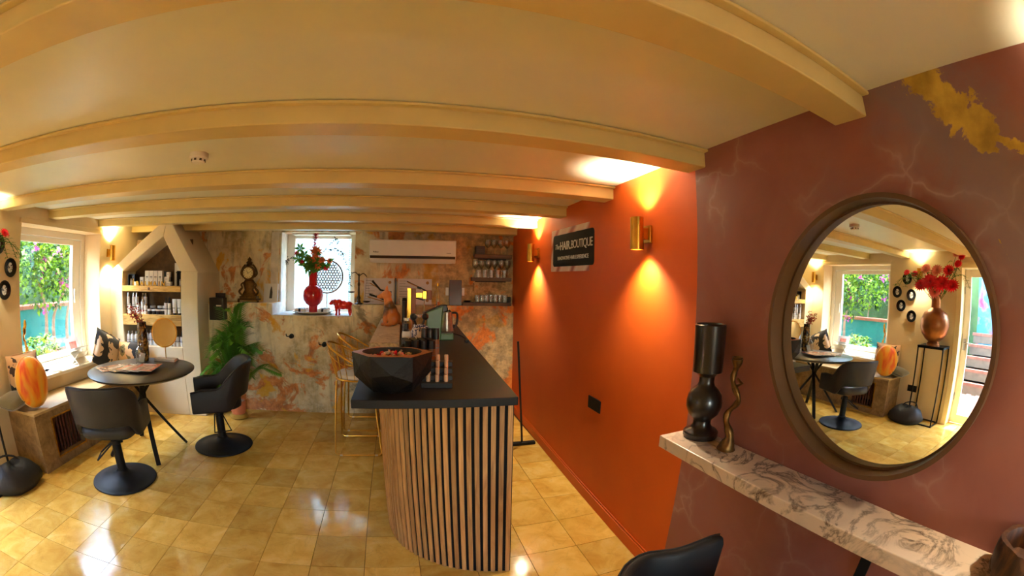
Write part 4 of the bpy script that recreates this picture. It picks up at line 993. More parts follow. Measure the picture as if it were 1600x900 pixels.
rv = thing('red_vase', 'glossy red long-necked vase of wild flowers in the back window', 'vase', (-1.07, 4.795, ZS + .0125))
M_redg = mat('red_glaze', C(186, 14, 26), .16, 0, .06, coat=.5)
MB().lathe([(0, 0), (.054, 0), (.052, .06), (.056, .08), (.09, .105), (.118, .15), (.125, .20), (.118, .25), (.09, .295), (.058, .315), (.052, .33), (.052, .475), (.056, .48), (.046, .48), (.044, .33), (0, .32)], n=44).build('vessel', M_redg, rv, smooth=True)
M_orp = leafmat('orange_petal', C(236, 120, 64), .35, .5, .3, 20); M_dkt = mat('dark_stem', C(52, 48, 26), .6)
fs = [((.04, -.05, .70), .075, 2), ((-.05, -.06, .52), .06, 3), ((.03, -.04, .62), .07, 2), ((-.05, -.05, .62), .05, 3), ((.11, -.05, .60), .05, 2), ((.16, -.03, .52), .04, 1), ((-.14, -.04, .58), .035, 1), ((-.20, -.04, .68), .035, 1), ((.06, -.06, .54), .05, 2), ((-.02, -.06, .56), .06, 3), ((.20, -.02, .60), .04, 2)]
for c_, r, mi in fs:
    q = MB(); q.tube(spline([(0, 0, .40), (c_[0] * .4, c_[1] * .4, .52), c_], 5), .003, 5); bloom(q, c_, r * 1.15, 1, 10, 3, (.25, -1, .35))
    for _ in range(7):
        k = rnd.uniform(.35, 1); q.leaf((c_[0] * k, c_[1] * k, .48 + (c_[2] - .48) * k), (rnd.uniform(-1, 1), rnd.uniform(-.8, .1), rnd.uniform(-.5, .8)), (0, -1, .2), .10, .04, .2, 2)
    q.build('flower_stem', [M_dkt, [M_red, M_red, M_orp, M_leafg][mi], M_leafg], rv)
q = MB(); pts = spline([(0, 0, .42), (.0, -.02, .60), (.01, -.02, .78), (.02, -.02, .90)], 8); q.tube(pts, .004, 5)
for j in range(8, len(pts)):
    for k in range(7): a = k * .9 + j; q.leaf(pts[j] + Vector((0, 0, rnd.uniform(-.01, .01))), (math.cos(a), math.sin(a), .35), (0, 0, 1), .048, .032, .1, 1)
q.build('flower_spike', [M_dkt, M_red], rv)
for i in range(4):
    e = [(.33, -.02, .72), (.40, .0, .60), (-.30, -.03, .62), (.26, .01, .86)][i]; q = MB()
    pts = spline([(0, 0, .45), (e[0] * .5, e[1], .60 + .12 * (i != 2)), (e[0], e[1], e[2]), (e[0] * 1.12, e[1], e[2] - .22 * (i == 1) - .05)], 6); q.tube(pts, .0022, 5)
    for p in pts[6:]: q.leaf(p, (rnd.uniform(-1, 1), -.3, rnd.uniform(-1, .6)), (0, -1, 0), .04, .012, .2); q.ball(p + Vector((rnd.uniform(-.03, .03), 0, rnd.uniform(-.02, .03))), .006, 6, 5)
    q.build('thin_sprig', M_dkt, rv)
for i in range(3):   # star-shaped leaf cluster on the left of the bouquet
    c_ = Vector(((-.16, -.05, .74), (-.10, -.06, .66), (-.18, -.05, .62))[i]); q = MB(); q.tube([(0, 0, .45), tuple(c_)], .003, 5)
    for k in range(6): a = k * PI / 3 + i; q.leaf(c_, (math.cos(a), -.15, math.sin(a)), (0, -1, 0), .075, .035, .1, 1)
    q.build('star_leaf', [M_dkt, M_leafg], rv)
pd = thing('perforated_disc', 'round openwork rattan disc leaning in the back window behind the red vase', 'ornament', (-.955, 5.085, ZS))
MD = Matrix.Translation((0, 0, .43)) @ Matrix.Rotation(PI / 2 - .05, 4, 'X')
MB().tube([tuple(MD @ Vector((.20 * math.cos(a), .20 * math.sin(a), 0))) for a in [2 * PI * i / 48 for i in range(48)]], .010, 6, closed=True).build('hoop', mat('dark_rattan', C(96, 58, 24), .6), pd, smooth=True)
q = MB(); st = .036
for i in range(-7, 8):
    for j in range(-7, 8):
        x = (i + .5 * (j % 2)) * st; y = j * st * .866
        if math.hypot(x, y) < .186: q.tube([tuple(MD @ Vector((x + .0165 * math.cos(a), y + .0165 * math.sin(a), 0))) for a in [2 * PI * k / 8 + .2 for k in range(8)]], .0055, 4, closed=True)
q.build('openwork_rings', _M['dark_rattan'], pd, kind='stuff')
MB().tube([(0, .0, 0), (0, .0, .235)], .006, 6).build('stand_rod', _M['dark_rattan'], pd); MB().lathe([(0, 0), (.03, 0), (.03, .01), (0, .012)], n=20).build('foot', _M['dark_rattan'], pd)
M_bull = mat('red_lacquer', C(216, 30, 16), .3, 0, .1, 14, coat=.3)
bu = thing('bull_figurine', 'glossy red bull figurine at the edge of the back window sill', 'figurine', (-.685, 4.64, ZS), 0); bu.scale = (1.08, 1.08, 1.08)
q = MB().ball((.055, 0, .105), (.055, .042, .044), 16, 10).ball((.0, 0, .108), (.06, .045, .048), 16, 10).ball((-.045, 0, .115), (.048, .043, .055), 16, 10)
q.ball((-.085, 0, .135), (.034, .026, .034), 14, 8).ball((-.112, 0, .135), (.026, .022, .024), 12, 8).ball((-.130, 0, .120), (.020, .017, .016), 12, 8)
for x, y, k in ((.085, .026, -.012), (.070, -.026, .012), (-.045, .028, .006), (-.062, -.028, -.008)):
    q.tube([(x, y, .10), (x + k * .5, y, .065), (x, y, .035), (x + k, y, .0)], [.026, .016, .011, .012], 10)
fused('bull_body', q, M_bull, bu, .0045, 3)
for s_ in (-1, 1):
    MB().tube(spline([(-.108, s_ * .014, .152), (-.110, s_ * .036, .162), (-.114, s_ * .038, .190)], 5), [.006 - .0005 * j for j in range(11)], 7).build('horn', M_bull, bu, smooth=True)
    MB().ball((-.100, s_ * .032, .148), (.006, .014, .007), 8, 6).build('ear', M_bull, bu, smooth=True)
MB().tube(spline([(.10, 0, .125), (.118, 0, .10), (.116, 0, .055)], 5), .004, 6).build('tail', M_bull, bu, smooth=True)
bs_ = thing('balance_scale', 'antique dark brass balance scale on the ledge between window and posters', 'scale', (-.50, 4.635, ZL))
M_br = mat('dark_brass', C(58, 46, 30), .4, .8, .2)
MB().lathe([(0, 0), (.045, 0), (.045, .012), (.025, .02), (.016, .05), (.022, .075), (.012, .10), (.010, .20), (.016, .225), (.009, .25), (.008, .34), (0, .345)], n=20).build('post', M_br, bs_, smooth=True)
for s_ in (-1, 1):
    MB().tube(spline([(0, 0, .315), (s_ * .05, 0, .345), (s_ * .09, 0, .31)], 6) if s_ > 0 else spline([(0, 0, .315), (-.04, 0, .355), (-.085, 0, .345)], 6), .005, 6).build('beam_arm', M_br, bs_, smooth=True)
    zx = (.31, .03) if s_ > 0 else (.345, .135); xx = .09 * s_ if s_ > 0 else -.085
    q = MB()
    for a in (0, 2.1, 4.2): q.tube([(xx, 0, zx[0]), (xx + .045 * math.cos(a), .03 * math.sin(a), zx[1] + .008)], .001, 4)
    q.build('pan_chains', M_br, bs_, kind='stuff'); MB().lathe([(0, zx[1] - .012), (.03, zx[1] - .006), (.046, zx[1] + .008), (.042, zx[1] + .008), (.028, zx[1] - .002), (0, zx[1] - .007)], (xx, 0, 0), 20, sy=.75).build('pan', M_br, bs_, smooth=True)

# ================================================================== AIR CONDITIONER, POSTERS
ac = thing('air_conditioner', 'white wall air conditioner above the two posters', 'air conditioner', (.118, yup(.118) - .004, 1.70), -.092)
M_ac = mat('white_plastic', C(242, 238, 230), .35, 0, .02)
q = MB(); YZ = Matrix(((0, 0, 1, 0), (1, 0, 0, 0), (0, 1, 0, 0), (0, 0, 0, 1)))
q.prism([(0, .02), (-.13, .02), (-.185, .065), (-.20, .10), (-.20, .255), (-.19, .27), (0, .27)], -.485, .485, YZ); q.build('casing', M_ac, ac, bevel=.004)
q = MB(); q.prism([(-.132, .012), (-.187, .057), (-.183, .061), (-.130, .017)], -.44, .44, YZ); q.build('louvre', M_ac, ac)
MB().prism([(-.186, .063), (-.2015, .088), (-.1985, .092), (-.183, .068)], -.478, .478, YZ).build('air_slot', mat('slot_dark', C(70, 56, 44), .6), ac)
mesh_obj('maker_print', text_mesh('Rdeco', .024, .0003, bold=.0004), M_dark, ac, frame((-.41, -.2008, .125), (1, 0, 0), (0, 0, 1)))
MB().box(.38, .43, -.2008, -.2, .125, .131).build('small_print', M_label, ac)
def poster(x0, x1, label, items):
    xm = (x0 + x1) / 2; t = thing('product_poster', label, 'poster', (xm, yup(xm) - .045, ZL), -.092); w_ = x1 - x0
    t.rotation_euler = (-.10, 0, -.092)
    bd_ = MB().box(-w_ / 2, w_ / 2, 0, .006, 0, .295).build('board', mat('poster_white', C(214, 204, 206), .5, 0, .03), t)
    q = MB()
    for i in range(9):
        z = .27 - i * .03; L_ = [.10, .07, .12, .05, .11, .09, .12, .06, .10][i]; q.box(-w_ / 2 + .02, -w_ / 2 + .02 + L_, -.001, 0, z - .004, z)
    q.build('text_lines', M_label, bd_, kind='stuff')
    for pts, r_, m_ in items: MB().tube([(x, -.003, z) for x, z in pts], r_, 6, M=Matrix.Diagonal((1, .4, 1, 1))).build('printed_tool', m_, bd_)
    for cz in (.25, .05) if x0 > -.2 else (.25,):
        MB().lathe([(0, 0), (.018, 0), (.018, .001), (0, .001)], n=20, M=Matrix.Translation((w_ / 2 - .05, -.0002, cz)) @ Matrix.Rotation(PI / 2, 4, 'X')).build('gold_seal', mat('seal_gold', C(170, 116, 50), .5), bd_)
    return t
M_pg = mat('print_gold', C(176, 122, 50), .5)
poster(-.455, -.10, 'white poster of two black hair straighteners behind the dog statue', [([(-.08, .265), (.02, .16), (.15, .14)], [.014, .012, .006], M_dark), ([(-.11, .24), (.0, .18)], .006, M_pg), ([(-.11, .11), (.12, .035)], [.012, .008], M_dark), ([(-.13, .08), (.06, .03)], .006, M_pg)])
poster(-.06, .335, 'white poster of a long gold and black curling iron', [([(-.09, .265), (.06, .195), (.19, .13)], [.006, .007, .012], M_dark), ([(-.08, .255), (.05, .20)], .007, M_pg), ([(.03, .20), (.075, .185)], .014, M_dark), ([(.0, .08), (.12, .05)], .008, M_dark)])
t = thing('dark_divider', 'thin black upright strip between the two posters', 'strip', (-.08, yup(-.08) - .06, ZL)); MB().box(-.007, .007, 0, .02, 0, .30).build('strip', M_dark, t)
t = thing('white_mug', 'small white mug on the ledge beneath the curling iron poster', 'mug', (.005, 4.61, ZL)); MB().lathe([(0, 0), (.03, 0), (.034, .08), (.030, .08), (.027, .01), (0, .01)], n=20).build('cup', M_pack, t, smooth=True); MB().tube(spline([(-.033, 0, .065), (-.055, 0, .045), (-.031, 0, .018)], 5), .004, 6).build('handle', M_pack, t, smooth=True)
t = thing('perfume_bottle', 'slim clear bottle with gold neck on the ledge beside the posters', 'bottle', (.40, 4.605, ZL)); MB().lathe([(0, 0), (.022, 0), (.022, .17), (.012, .19), (.012, .215), (0, .215)], n=16).build('bottle_body', M_glassware, t, smooth=True); MB().lathe([(0, .216), (.014, .216), (.014, .25), (0, .25)], n=14).build('cap', M_gold, t, smooth=True); MB().lathe([(0, .002), (.018, .002), (.018, .045), (0, .045)], n=14).build('liquid', mat('amber_liquid', C(180, 96, 40), .2), t)
t = thing('menu_board', 'dark brown upright menu board leaning on the rust-stained wall', 'board', (.605, yup(.6) - .055, ZL), -.092); t.rotation_euler = (-.1, 0, -.092); MB().box(-.072, .072, 0, .012, 0, .29).build('panel', mat('menu_brown', C(70, 34, 18), .3, 0, .2), t, bevel=.003)
for x, z, w_ in ((.515, 1.40, .035), (.70, 1.40, .03)):
    t = thing('light_switch', 'white switch plate on the wall beside the menu board, %s side' % ('bottle' if x < .6 else 'glass shelf'), 'switch', (x, yup(x), z), -.092); MB().box(-w_ / 2, w_ / 2, -.010, 0, -.045, .045).build('cover_plate', M_ac, t, bevel=.002); MB().box(-w_ / 4, w_ / 4, -.014, -.010, -.02, .02).build('rocker', M_ac, t)
t = thing('cable_duct', 'beige stepped cable duct on the wall below the glass shelves', 'duct', (.76, yup(.76), 1.46), -.092); MB().box(-.045, .05, -.015, 0, 0, .018).box(.05, .068, -.015, 0, -.05, .045).build('duct', mat('beige_duct', C(150, 116, 70), .6), t)
# ---- wall shelves with glasses
M_shf = mat('dark_shelf_wood', C(84, 62, 44), .6, 0, .15, 8)
def wsh(x0, x1, z0, z1, label):
    xm = (x0 + x1) / 2; t = thing('glass_shelf', label, 'shelf', (xm, yup(xm), z0), -.092, 'dark shelves for glasses')
    MB().box(x0 - xm, x1 - xm, -.13, -.002, 0, z1 - z0).build('board', M_shf, t, bevel=.003); MB().box(x0 - xm + .05, x1 - xm - .05, -.01, -.0005, -.012, 0).build('wall_cleat', M_black, t); return z1
za = wsh(.81, 1.245, 1.785, 1.832, 'top dark floating shelf holding glasses and a black box'); zb_ = wsh(.785, 1.245, 1.527, 1.570, 'middle dark floating shelf holding tall wine glasses'); zc = wsh(.69, 1.245, 1.2465, 1.283, 'lowest dark shelf holding upturned tumblers')
WG = [(0, 0), (.030, 0), (.030, .003), (.006, .008), (.0045, .085), (.012, .095), (.034, .125), (.040, .16), (.034, .205), (.032, .205), (.038, .16), (.032, .127), (.010, .098), (0, .096)]
TG = [(0, .004), (.026, .004), (.030, .0), (.034, .085), (.032, .085), (.028, .008), (0, .008)]
def glass(kind, x, z, dy, label, grp, h=1.0):
    pr = WG if kind == 'wine' else TG
    t = thing('wine_glass' if kind == 'wine' else 'tumbler', label, 'glass', (x, yup(x) - .065 + dy, z + .0005), 0, grp)
    if ('g', kind, h) not in _bm:
        if kind == 'wine': _bm['g', kind, h] = [('stem_and_foot', MB().lathe([(a, b * h) for a, b in pr[:6]], n=18).build('g', M_glassware, smooth=True, mesh_only=True)), ('bowl', MB().lathe([(a, b * h) for a, b in pr[5:]], n=18).build('g', M_glassware, smooth=True, mesh_only=True))]
        else: _bm['g', kind, h] = [('glass_wall', MB().lathe([(a, b * h) for a, b in pr], n=18).build('g', M_glassware, smooth=True, mesh_only=True)), ('glass_base', MB().lathe([(0, .001), (.025, .001), (.025, .0038), (0, .0038)], n=18).build('g', M_glassware, smooth=True, mesh_only=True))]
    for nm, me in _bm['g', kind, h]:
        o = bpy.data.objects.new(nm, me); COL.objects.link(o); o.parent = t
for i in range(4): glass('wine', .965 + i * .075, za, .02 * (i % 2), 'small wine glass in the row beside the black box on the top shelf', 'wine glasses on the top shelf', .85)
for i in range(6): glass('wine', .825 + i * .075, zb_, .02 * (i % 2), 'tall wine glass in the row on the middle shelf', 'wine glasses on the middle shelf', 1.0)
for i in range(5): glass('tumbler', .855 + i * .075, zb_, -.045, 'clear tumbler in front of the wine glasses on the middle shelf', 'tumblers on the middle shelf')
for i in range(7): glass('tumbler', .885 + i * .052 - .03, zc, .025 * (i % 2) - .02, 'clear tumbler in the row on the lowest shelf', 'tumblers on the lowest shelf')
t = thing('small_black_box', 'square black box on the top glass shelf', 'box', (.873, yup(.87) - .07, za)); MB().box(-.052, .052, -.03, .03, .0005, .095).build('box_body', mat('dark_teal_box', C(20, 26, 26), .4), t, bevel=.003); MB().box(-.04, .04, -.031, -.03, .03, .034).box(-.04, .04, -.031, -.03, .05, .054).build('trim_lines', mat('teal_line', C(40, 60, 58), .4), t)
t = thing('black_dish', 'low black dish at the end of the lowest glass shelf', 'dish', (.74, yup(.74) - .065, zc + .0005)); MB().lathe([(0, 0), (.03, 0), (.045, .018), (.042, .018), (.028, .004), (0, .004)], n=20).build('dish', M_dark, t, smooth=True); MB().ball((0, 0, .010), (.025, .025, .006), 10, 6).build('contents', M_felt, t)
t = thing('black_box', 'small black cup at the wall end of the lowest glass shelf', 'cup', (1.222, yup(1.22) - .06, zc + .0005)); MB().box(-.016, .016, -.03, .03, 0, .06).build('box_body', M_dark, t, bevel=.003); MB().box(-.014, .014, -.028, .028, .06, .066).build('lid', M_felt, t)
for i, (u, v) in enumerate(((456, 525), (507, 538))):
    p = ony(u, v, 4.55); t = thing('coat_hook', ['black round wall knob below the back window', 'black round wall knob behind the gold stools'][i], 'knob', p)
    M = Matrix.Rotation(PI / 2, 4, 'X'); MB().lathe([(0, 0), (.028, 0), (.028, .006), (.012, .01), (.012, .03), (0, .03)], n=18, M=M).build('rose', M_black, t, smooth=True); MB().ball((0, -.042, 0), .024, 14, 8).build('knob', M_black, t, smooth=True)
    MB().tube(spline([(-.02, -.045, .0), (-.05, -.05, .005), (-.055, -.045, .03)], 4), .006, 6).build('hook', M_black, t, smooth=True)
# ================================================================== GOLD WIRE STOOLS
def stool(x0, x1, y0, y1, label):
    t = thing('bar_stool', label, 'stool', ((x0 + x1) / 2, (y0 + y1) / 2, 0), 0, 'gold wire bar stools')
    hx, hy = (x1 - x0) / 2, (y1 - y0) / 2; r = .008; zs = .67
    for s_ in (-1, 1):
        MB().tube([(-.16, s_ * .15, zs), (-hx, s_ * hy, .03), (-hx + .025, s_ * hy, .0075), (hx - .025, s_ * hy, .0075), (hx, s_ * hy, .03), (.16, s_ * .15, zs)], r, 8).build('leg_loop', M_gold, t, smooth=True)
        for xx in (-hx + .05, hx - .05): MB().box(xx - .012, xx + .012, s_ * hy - .009, s_ * hy + .009, 0, .014).build('foot_pad', mat('clear_pad', C(214, 196, 150), .4), t)
    MB().tube([(.0 + .185 * math.cos(a), .175 * math.sin(a), zs) for a in [2 * PI * i / 32 for i in range(32)]], r, 8, closed=True).build('seat_ring', M_gold, t, smooth=True)
    MB().lathe([(0, .678), (.165, .678), (.178, .69), (.176, .712), (.155, .724), (0, .727)], n=36).build('seat_pad', mat('cream_leatherette', C(226, 206, 178), .5, 0, .06), t, smooth=True)
    MB().tube([(hx * .84, y, .26) for y in (-hy * .93, hy * .93)], r, 8).build('foot_rest', M_gold, t, smooth=True)
    hoop = []
    for i in range(25):
        a = PI * .36 + (2 * PI - PI * .72) * i / 24; k = (1 - math.cos(a)) / 2
        hoop.append((.235 * math.cos(a) - .02, .215 * math.sin(a), .73 + .25 * k ** 1.1))
    hoop = [(.13, .145, .672)] + hoop + [(.13, -.145, .672)]
    MB().tube(hoop, .009, 8).build('back_hoop', M_gold, t, smooth=True)
    MB().tube([(p[0] * .97 - .004, p[1] * .97, p[2] - .075 * (1 if 3 < i < 23 else .5)) for i, p in enumerate(hoop) if 1 < i < 25], .0035, 6).build('back_wire', M_gold, t, smooth=True)
    for i in range(3, 25, 2):
        p = hoop[i]; a = math.atan2(p[1], p[0]); MB().tube([p, (.183 * math.cos(a), .173 * math.sin(a), zs + .004)], .004, 6).build('back_spoke', M_gold, t, smooth=True)
stool(-.63, -.215, 3.37, 3.83, 'gold wire bar stool with cream pad nearer the stone top corner')
stool(-.63, -.215, 3.98, 4.40, 'gold wire bar stool with cream pad next to the patinated wall')

# ================================================================== FACETED BOWL OF SWEETS
ZK = 1.0353
bw = thing('faceted_bowl', 'large faceted black bowl with copper rim on the stone top', 'bowl', (-.052, 1.975, ZK), .0)
n = 6; A = [2 * PI * i / n for i in range(n)]
top = [(.190 * math.cos(a), .150 * math.sin(a), .178) for a in A]; mid = [(.172 * math.cos(a + PI / 6), .150 * math.sin(a + PI / 6), .100 + .022 * (i % 2)) for i, a in enumerate(A)]
mid2 = [(.182 * math.cos(a), .15 * math.sin(a), .085 - .02 * (i % 2)) for i, a in enumerate(A)]; bot = [(.105 * math.cos(a + PI / 6), .095 * math.sin(a + PI / 6), 0) for a in A]
q = MB(); v = top + mid + mid2 + bot; f = []
for i in range(n):
    j = (i + 1) % n
    f += [(i, 6 + i, j), (i, 12 + i, 6 + i), (j, 6 + i, 12 + j), (12 + i, 18 + i, 6 + i), (6 + i, 18 + i, 12 + j), (12 + i, 18 + (i - 1) % n, 18 + i)]
f.append(tuple(range(18, 24))[::-1]); q.add(v, f)
q.build('bowl_body', mat('burnt_wood', C(14, 13, 13), .55, 0, .25, 30, .35, 50, spec=.35), bw)
q = MB(); m2 = 36; v = []; f = []
for i in range(m2):
    a = 2 * PI * i / m2; k = int(a / (PI / 3)); b0, b1 = A[k % 6], A[(k + 1) % 6]
    P0 = Vector(top[k % 6]); P1 = Vector(top[(k + 1) % 6]); d = P1 - P0; den = math.cos(a) * d.y - math.sin(a) * d.x; s_ = (P0.x * d.y - P0.y * d.x) / den if abs(den) > 1e-9 else .19
    v += [(s_ * math.cos(a), s_ * math.sin(a), .178), (.140 * math.cos(a), .112 * math.sin(a), .1805), (.128 * math.cos(a), .10 * math.sin(a), .14), (.09 * math.cos(a), .07 * math.sin(a), .132)]
for i in range(m2):
    j = (i + 1) % m2
    for k in range(3): f.append((i * 4 + k, j * 4 + k, j * 4 + k + 1, i * 4 + k + 1))
f.append(tuple(i * 4 + 3 for i in range(m2))); q.mi = []
for t_ in f: q.add([v[i] for i in t_], [tuple(range(len(t_)))], None, 0 if (t_[0] % 4 == 0 and len(t_) == 4) else 1)
q.build('rim', [mat('copper_rim', C(186, 112, 62), .4, .4, .15, 12), mat('bowl_inside', C(18, 16, 15), .5)], bw)
cc = [mat('candy_pink', C(226, 120, 110), .3), mat('candy_red', C(206, 32, 44), .25), mat('candy_peach', C(232, 160, 120), .35), mat('candy_wrap', C(176, 150, 120), .3)]
tw = MB().lathe([(0, -.016), (.006, -.0155), (.003, -.011), (.0085, -.006), (.0095, 0), (.0085, .006), (.003, .011), (.006, .0155), (0, .016)], n=8)
for i in range(58):
    a = rnd.uniform(0, 2 * PI); r = math.sqrt(rnd.random()); kx = i % 4; lay = i // 30
    key = ('candy', kx)
    if key not in _bm: _bm[key] = tw.build('wrapped_candy', cc[kx], smooth=True, mesh_only=True)
    o = bpy.data.objects.new('wrapped_candy', _bm[key]); COL.objects.link(o)
    o.location = (-.052 + .108 * r * math.cos(a), 1.975 + .082 * r * math.sin(a), ZK + .147 + lay * .013 + .012 * (1 - r)); o.rotation_euler = (rnd.uniform(0, 3), rnd.uniform(0, 3), rnd.uniform(0, 3))
    tag(o, ['small pink wrapped candy in the faceted black bowl', 'small red wrapped candy in the faceted black bowl', 'small peach wrapped candy in the faceted black bowl', 'small beige wrapped candy in the faceted black bowl'][kx], 'candy', 'wrapped candies in the faceted bowl')

# ================================================================== TESTER STAND AND PRODUCT ROWS
ts = thing('tester_stand', 'black stepped stand holding tan make-up testers on the stone top', 'display stand', (.185, 2.12, ZK), -.12)
q = MB()
for i in range(4): q.box(-.075, .075, -.14 + i * .06, -.08 + i * .06, 0, .025 + i * .022)
q.build('stepped_block', M_dark, ts, bevel=.002)
for i in range(4):
    for k in range(3):
        o = MB().cyl((-.045 + k * .045, -.11 + i * .06, .0255 + i * .022), .009, .055, 12).build('tester_cap', M_dark, ts) if 0 else None
_tb = MB().lathe([(0, 0), (.0105, 0), (.0105, .030), (.009, .034), (0, .034)], n=12).build('tester', mat('tan_makeup', C(206, 158, 120), .4, 0, .1, rndv=.2), mesh_only=True, smooth=True)
for i in range(4):
    for k in range(3):
        o = bpy.data.objects.new('make_up_tester', _tb); COL.objects.link(o); c_ = Matrix.Translation((.185, 2.12, ZK)) @ Matrix.Rotation(-.12, 4, 'Z') @ Vector((-.045 + k * .045, -.11 + i * .06, .0253 + i * .022)); o.location = c_
        tag(o, 'tan make-up tester standing in the black stepped stand', 'tester', 'make-up testers in the stepped stand')
M_brown = mat('bronze_bottle', C(150, 100, 66), .35, .2, .15)
def cbottle(x, y, r, h, label, grp, body, cap=None, kind='can', split=.6):
    t = thing('hair_product_bottle', label, 'bottle', (x, y, ZK), 0, grp); bottle_parts(t, r, h, kind, body, cap or M_dark, split)
PROF['capped'] = [(0, 0), (1, 0), (1, .62), (1.0, .625), (1.0, .99), (.95, 1.0), (0, 1.0)]
for j in range(3):
    for i in range(4):
        cbottle(.035 + i * .052 - .01 * j, 2.62 + j * .055, .0225, .135, 'bronze bottle with black cap in the %s row behind the faceted bowl' % ('front', 'middle', 'back')[j], 'bronze bottles behind the faceted bowl', M_brown, None, 'capped', .62)
for i in range(3): cbottle(.235 - .042 * i, 2.80, .020, .19, 'tall bronze bottle with black cap at the back of the bronze bottles', 'tall bronze bottles', M_brown, None, 'capped', .62)
for i in range(3): cbottle(-.005 + i * .012, 2.60 + i * .05, .011, .11, 'thin black tube beside the bronze bottles', 'thin black tubes by the bronze bottles', M_dark, None, 'capped', .62)
cbottle(.03, 3.02, .033, .20, 'white bottle with black cap beside the marble bar top', None, M_pack, None, 'round', .74)
M_delft = patch_mat('blue_white_glaze', [(0, C(226, 226, 230)), (.47, C(58, 78, 130)), (.54, C(232, 232, 236)), (.64, C(70, 92, 146))], 22)
_M['blue_white_glaze'] = M_delft; M_delft.node_tree.nodes['Principled BSDF'].inputs['Roughness'].default_value = .2
jg = thing('ceramic_jug', 'blue and white patterned ceramic jug with two black stoppers', 'jug', (.13, 3.10, ZK), .3)
MB().lathe([(0, 0), (.05, 0), (.072, .04), (.078, .09), (.06, .14), (.042, .165), (.042, .18), (0, .18)], n=28).build('jug_body', M_delft, jg, smooth=True)
MB().tube(spline([(.07, 0, .06), (.115, 0, .10), (.05, 0, .165)], 6), .009, 8).build('handle', M_delft, jg, smooth=True)
for x in (-.035, .035): MB().tube([(x * .6, 0, .17), (x * 1.15, 0, .22)], .008, 8).ball((x * 1.3, 0, .238), .026, 14, 8).build('stopper', M_dark, jg, smooth=True)
def jar(x, y, r, h, label, fill):
    t = thing('lidded_jar', label, 'jar', (x, y, ZK), 0, 'glass jars on the counter'); MB().lathe([(0, .002), (r, .002), (r, h * .8), (r * .8, h * .88), (r * .8, h * .9)], n=22).build('glass_wall', M_glassware, t, smooth=True)
    MB().lathe([(0, h * .9), (r * .85, h * .9), (r * .85, h), (0, h)], n=22).build('lid', M_silver, t, smooth=True); MB().lathe([(0, .004), (r * .92, .004), (r * .92, h * .5), (0, h * .52)], n=20).build('contents', fill, t, smooth=True)
jar(.045, 3.42, .042, .20, 'clear glass jar of beige contents next to the marble bar top', mat('oat_fill', C(196, 160, 110), .7, 0, .2, 40)); jar(.15, 3.50, .046, .22, 'clear glass jar with dark contents near the green coffee machine', mat('bean_fill', C(70, 42, 24), .6, 0, .3, 50))
gt = thing('gold_lever_tap', 'tall square gold lever tap on a brown post', 'tap', (.075, 3.75, ZK), .0)
MB().box(-.03, .005, -.03, .03, 0, .43).build('gold_post', M_gold, gt, bevel=.003); MB().box(.006, .045, -.03, .03, 0, .425).build('wood_post', mat('amber_wood', C(136, 74, 30), .45, 0, .2), gt, bevel=.003)
MB().box(.045, .105, -.02, .02, .345, .39).build('arm', M_gold, gt, bevel=.003); MB().box(.105, .14, -.028, .028, .335, .405).build('lever_head', M_gold, gt, bevel=.003); MB().box(.14, .185, -.026, .026, .33, .41).build('wood_grip', _M['amber_wood'], gt, bevel=.004); MB().tube([(.12, 0, .335), (.12, 0, .22)], .005, 8).build('spout', M_silver, gt, smooth=True)
cm = thing('coffee_machine', 'green capsule coffee machine with slanted black head', 'coffee machine', (.315, 3.60, ZK), .0)
M_green = mat('green_enamel', C(74, 110, 58), .3, 0, .06, coat=.3)
XZm = Matrix(((1, 0, 0, 0), (0, 0, 1, 0), (0, 1, 0, 0), (0, 0, 0, 1)))
MB().prism([(-.10, .0), (.02, .0), (.035, .22), (.045, .29), (-.10, .235)], -.06, .06, XZm).build('tower', M_green, cm, bevel=.008)
MB().prism([(-.135, .225), (.03, .295), (.075, .295), (.075, .245), (.03, .235)], -.055, .055, XZm).build('head', M_dark, cm, bevel=.006)
MB().box(.021, .13, -.06, .06, 0, .055).build('drip_tray', M_green, cm, bevel=.006); MB().box(.03, .125, -.05, .05, .055, .06).build('drip_grid', M_dark, cm)
kt = thing('kettle', 'steel and black kettle on the stone top next to the green coffee machine', 'kettle', (.44, 4.02, ZK), .2)
MB().lathe([(0, 0), (.07, 0), (.07, .018), (.065, .02), (0, .02)], n=28).build('kettle_base', M_dark, kt, smooth=True); MB().lathe([(0, .0205), (.066, .0205), (.058, .13), (.05, .20), (0, .20)], n=28).build('kettle_body', mat('brushed_steel', C(150, 140, 130), .3, .9, .1, 40), kt, smooth=True)
MB().lathe([(0, .2005), (.048, .2005), (.03, .22), (.012, .222), (.012, .24), (0, .24)], n=24).build('lid', M_dark, kt, smooth=True); MB().tube(spline([(.05, 0, .19), (.105, 0, .18), (.10, 0, .08), (.066, 0, .045)], 6), .011, 8).build('handle', M_dark, kt, smooth=True); MB().prism([(-.05, .15), (-.085, .19), (-.05, .195)], -.014, .014, XZm).build('spout', _M['brushed_steel'], kt)
t = thing('counter_cable', 'black power cable trailing from the kettle across the stone top', 'cable', (0, 0, ZK)); MB().tube(spline([(.50, 3.95, .006), (.55, 3.80, .006), (.57, 3.60, .006), (.55, 3.45, .006)], 6), .005, 6).build('cord', M_black, t, smooth=True); MB().box(.535, .565, 3.40, 3.45, .001, .022).build('plug', M_black, t, bevel=.003)
t = thing('copper_cone', 'small copper cone ornament behind the green coffee machine', 'ornament', (.33, 4.12, ZK)); MB().lathe([(0, 0), (.04, 0), (.04, .16), (0, .26)], n=4).build('cone', mat('copper_plate', C(196, 110, 60), .3, .9), t); MB().lathe([(0, .0), (.05, 0), (.05, .012), (.041, .012)], n=4).build('foot', M_dark, t)
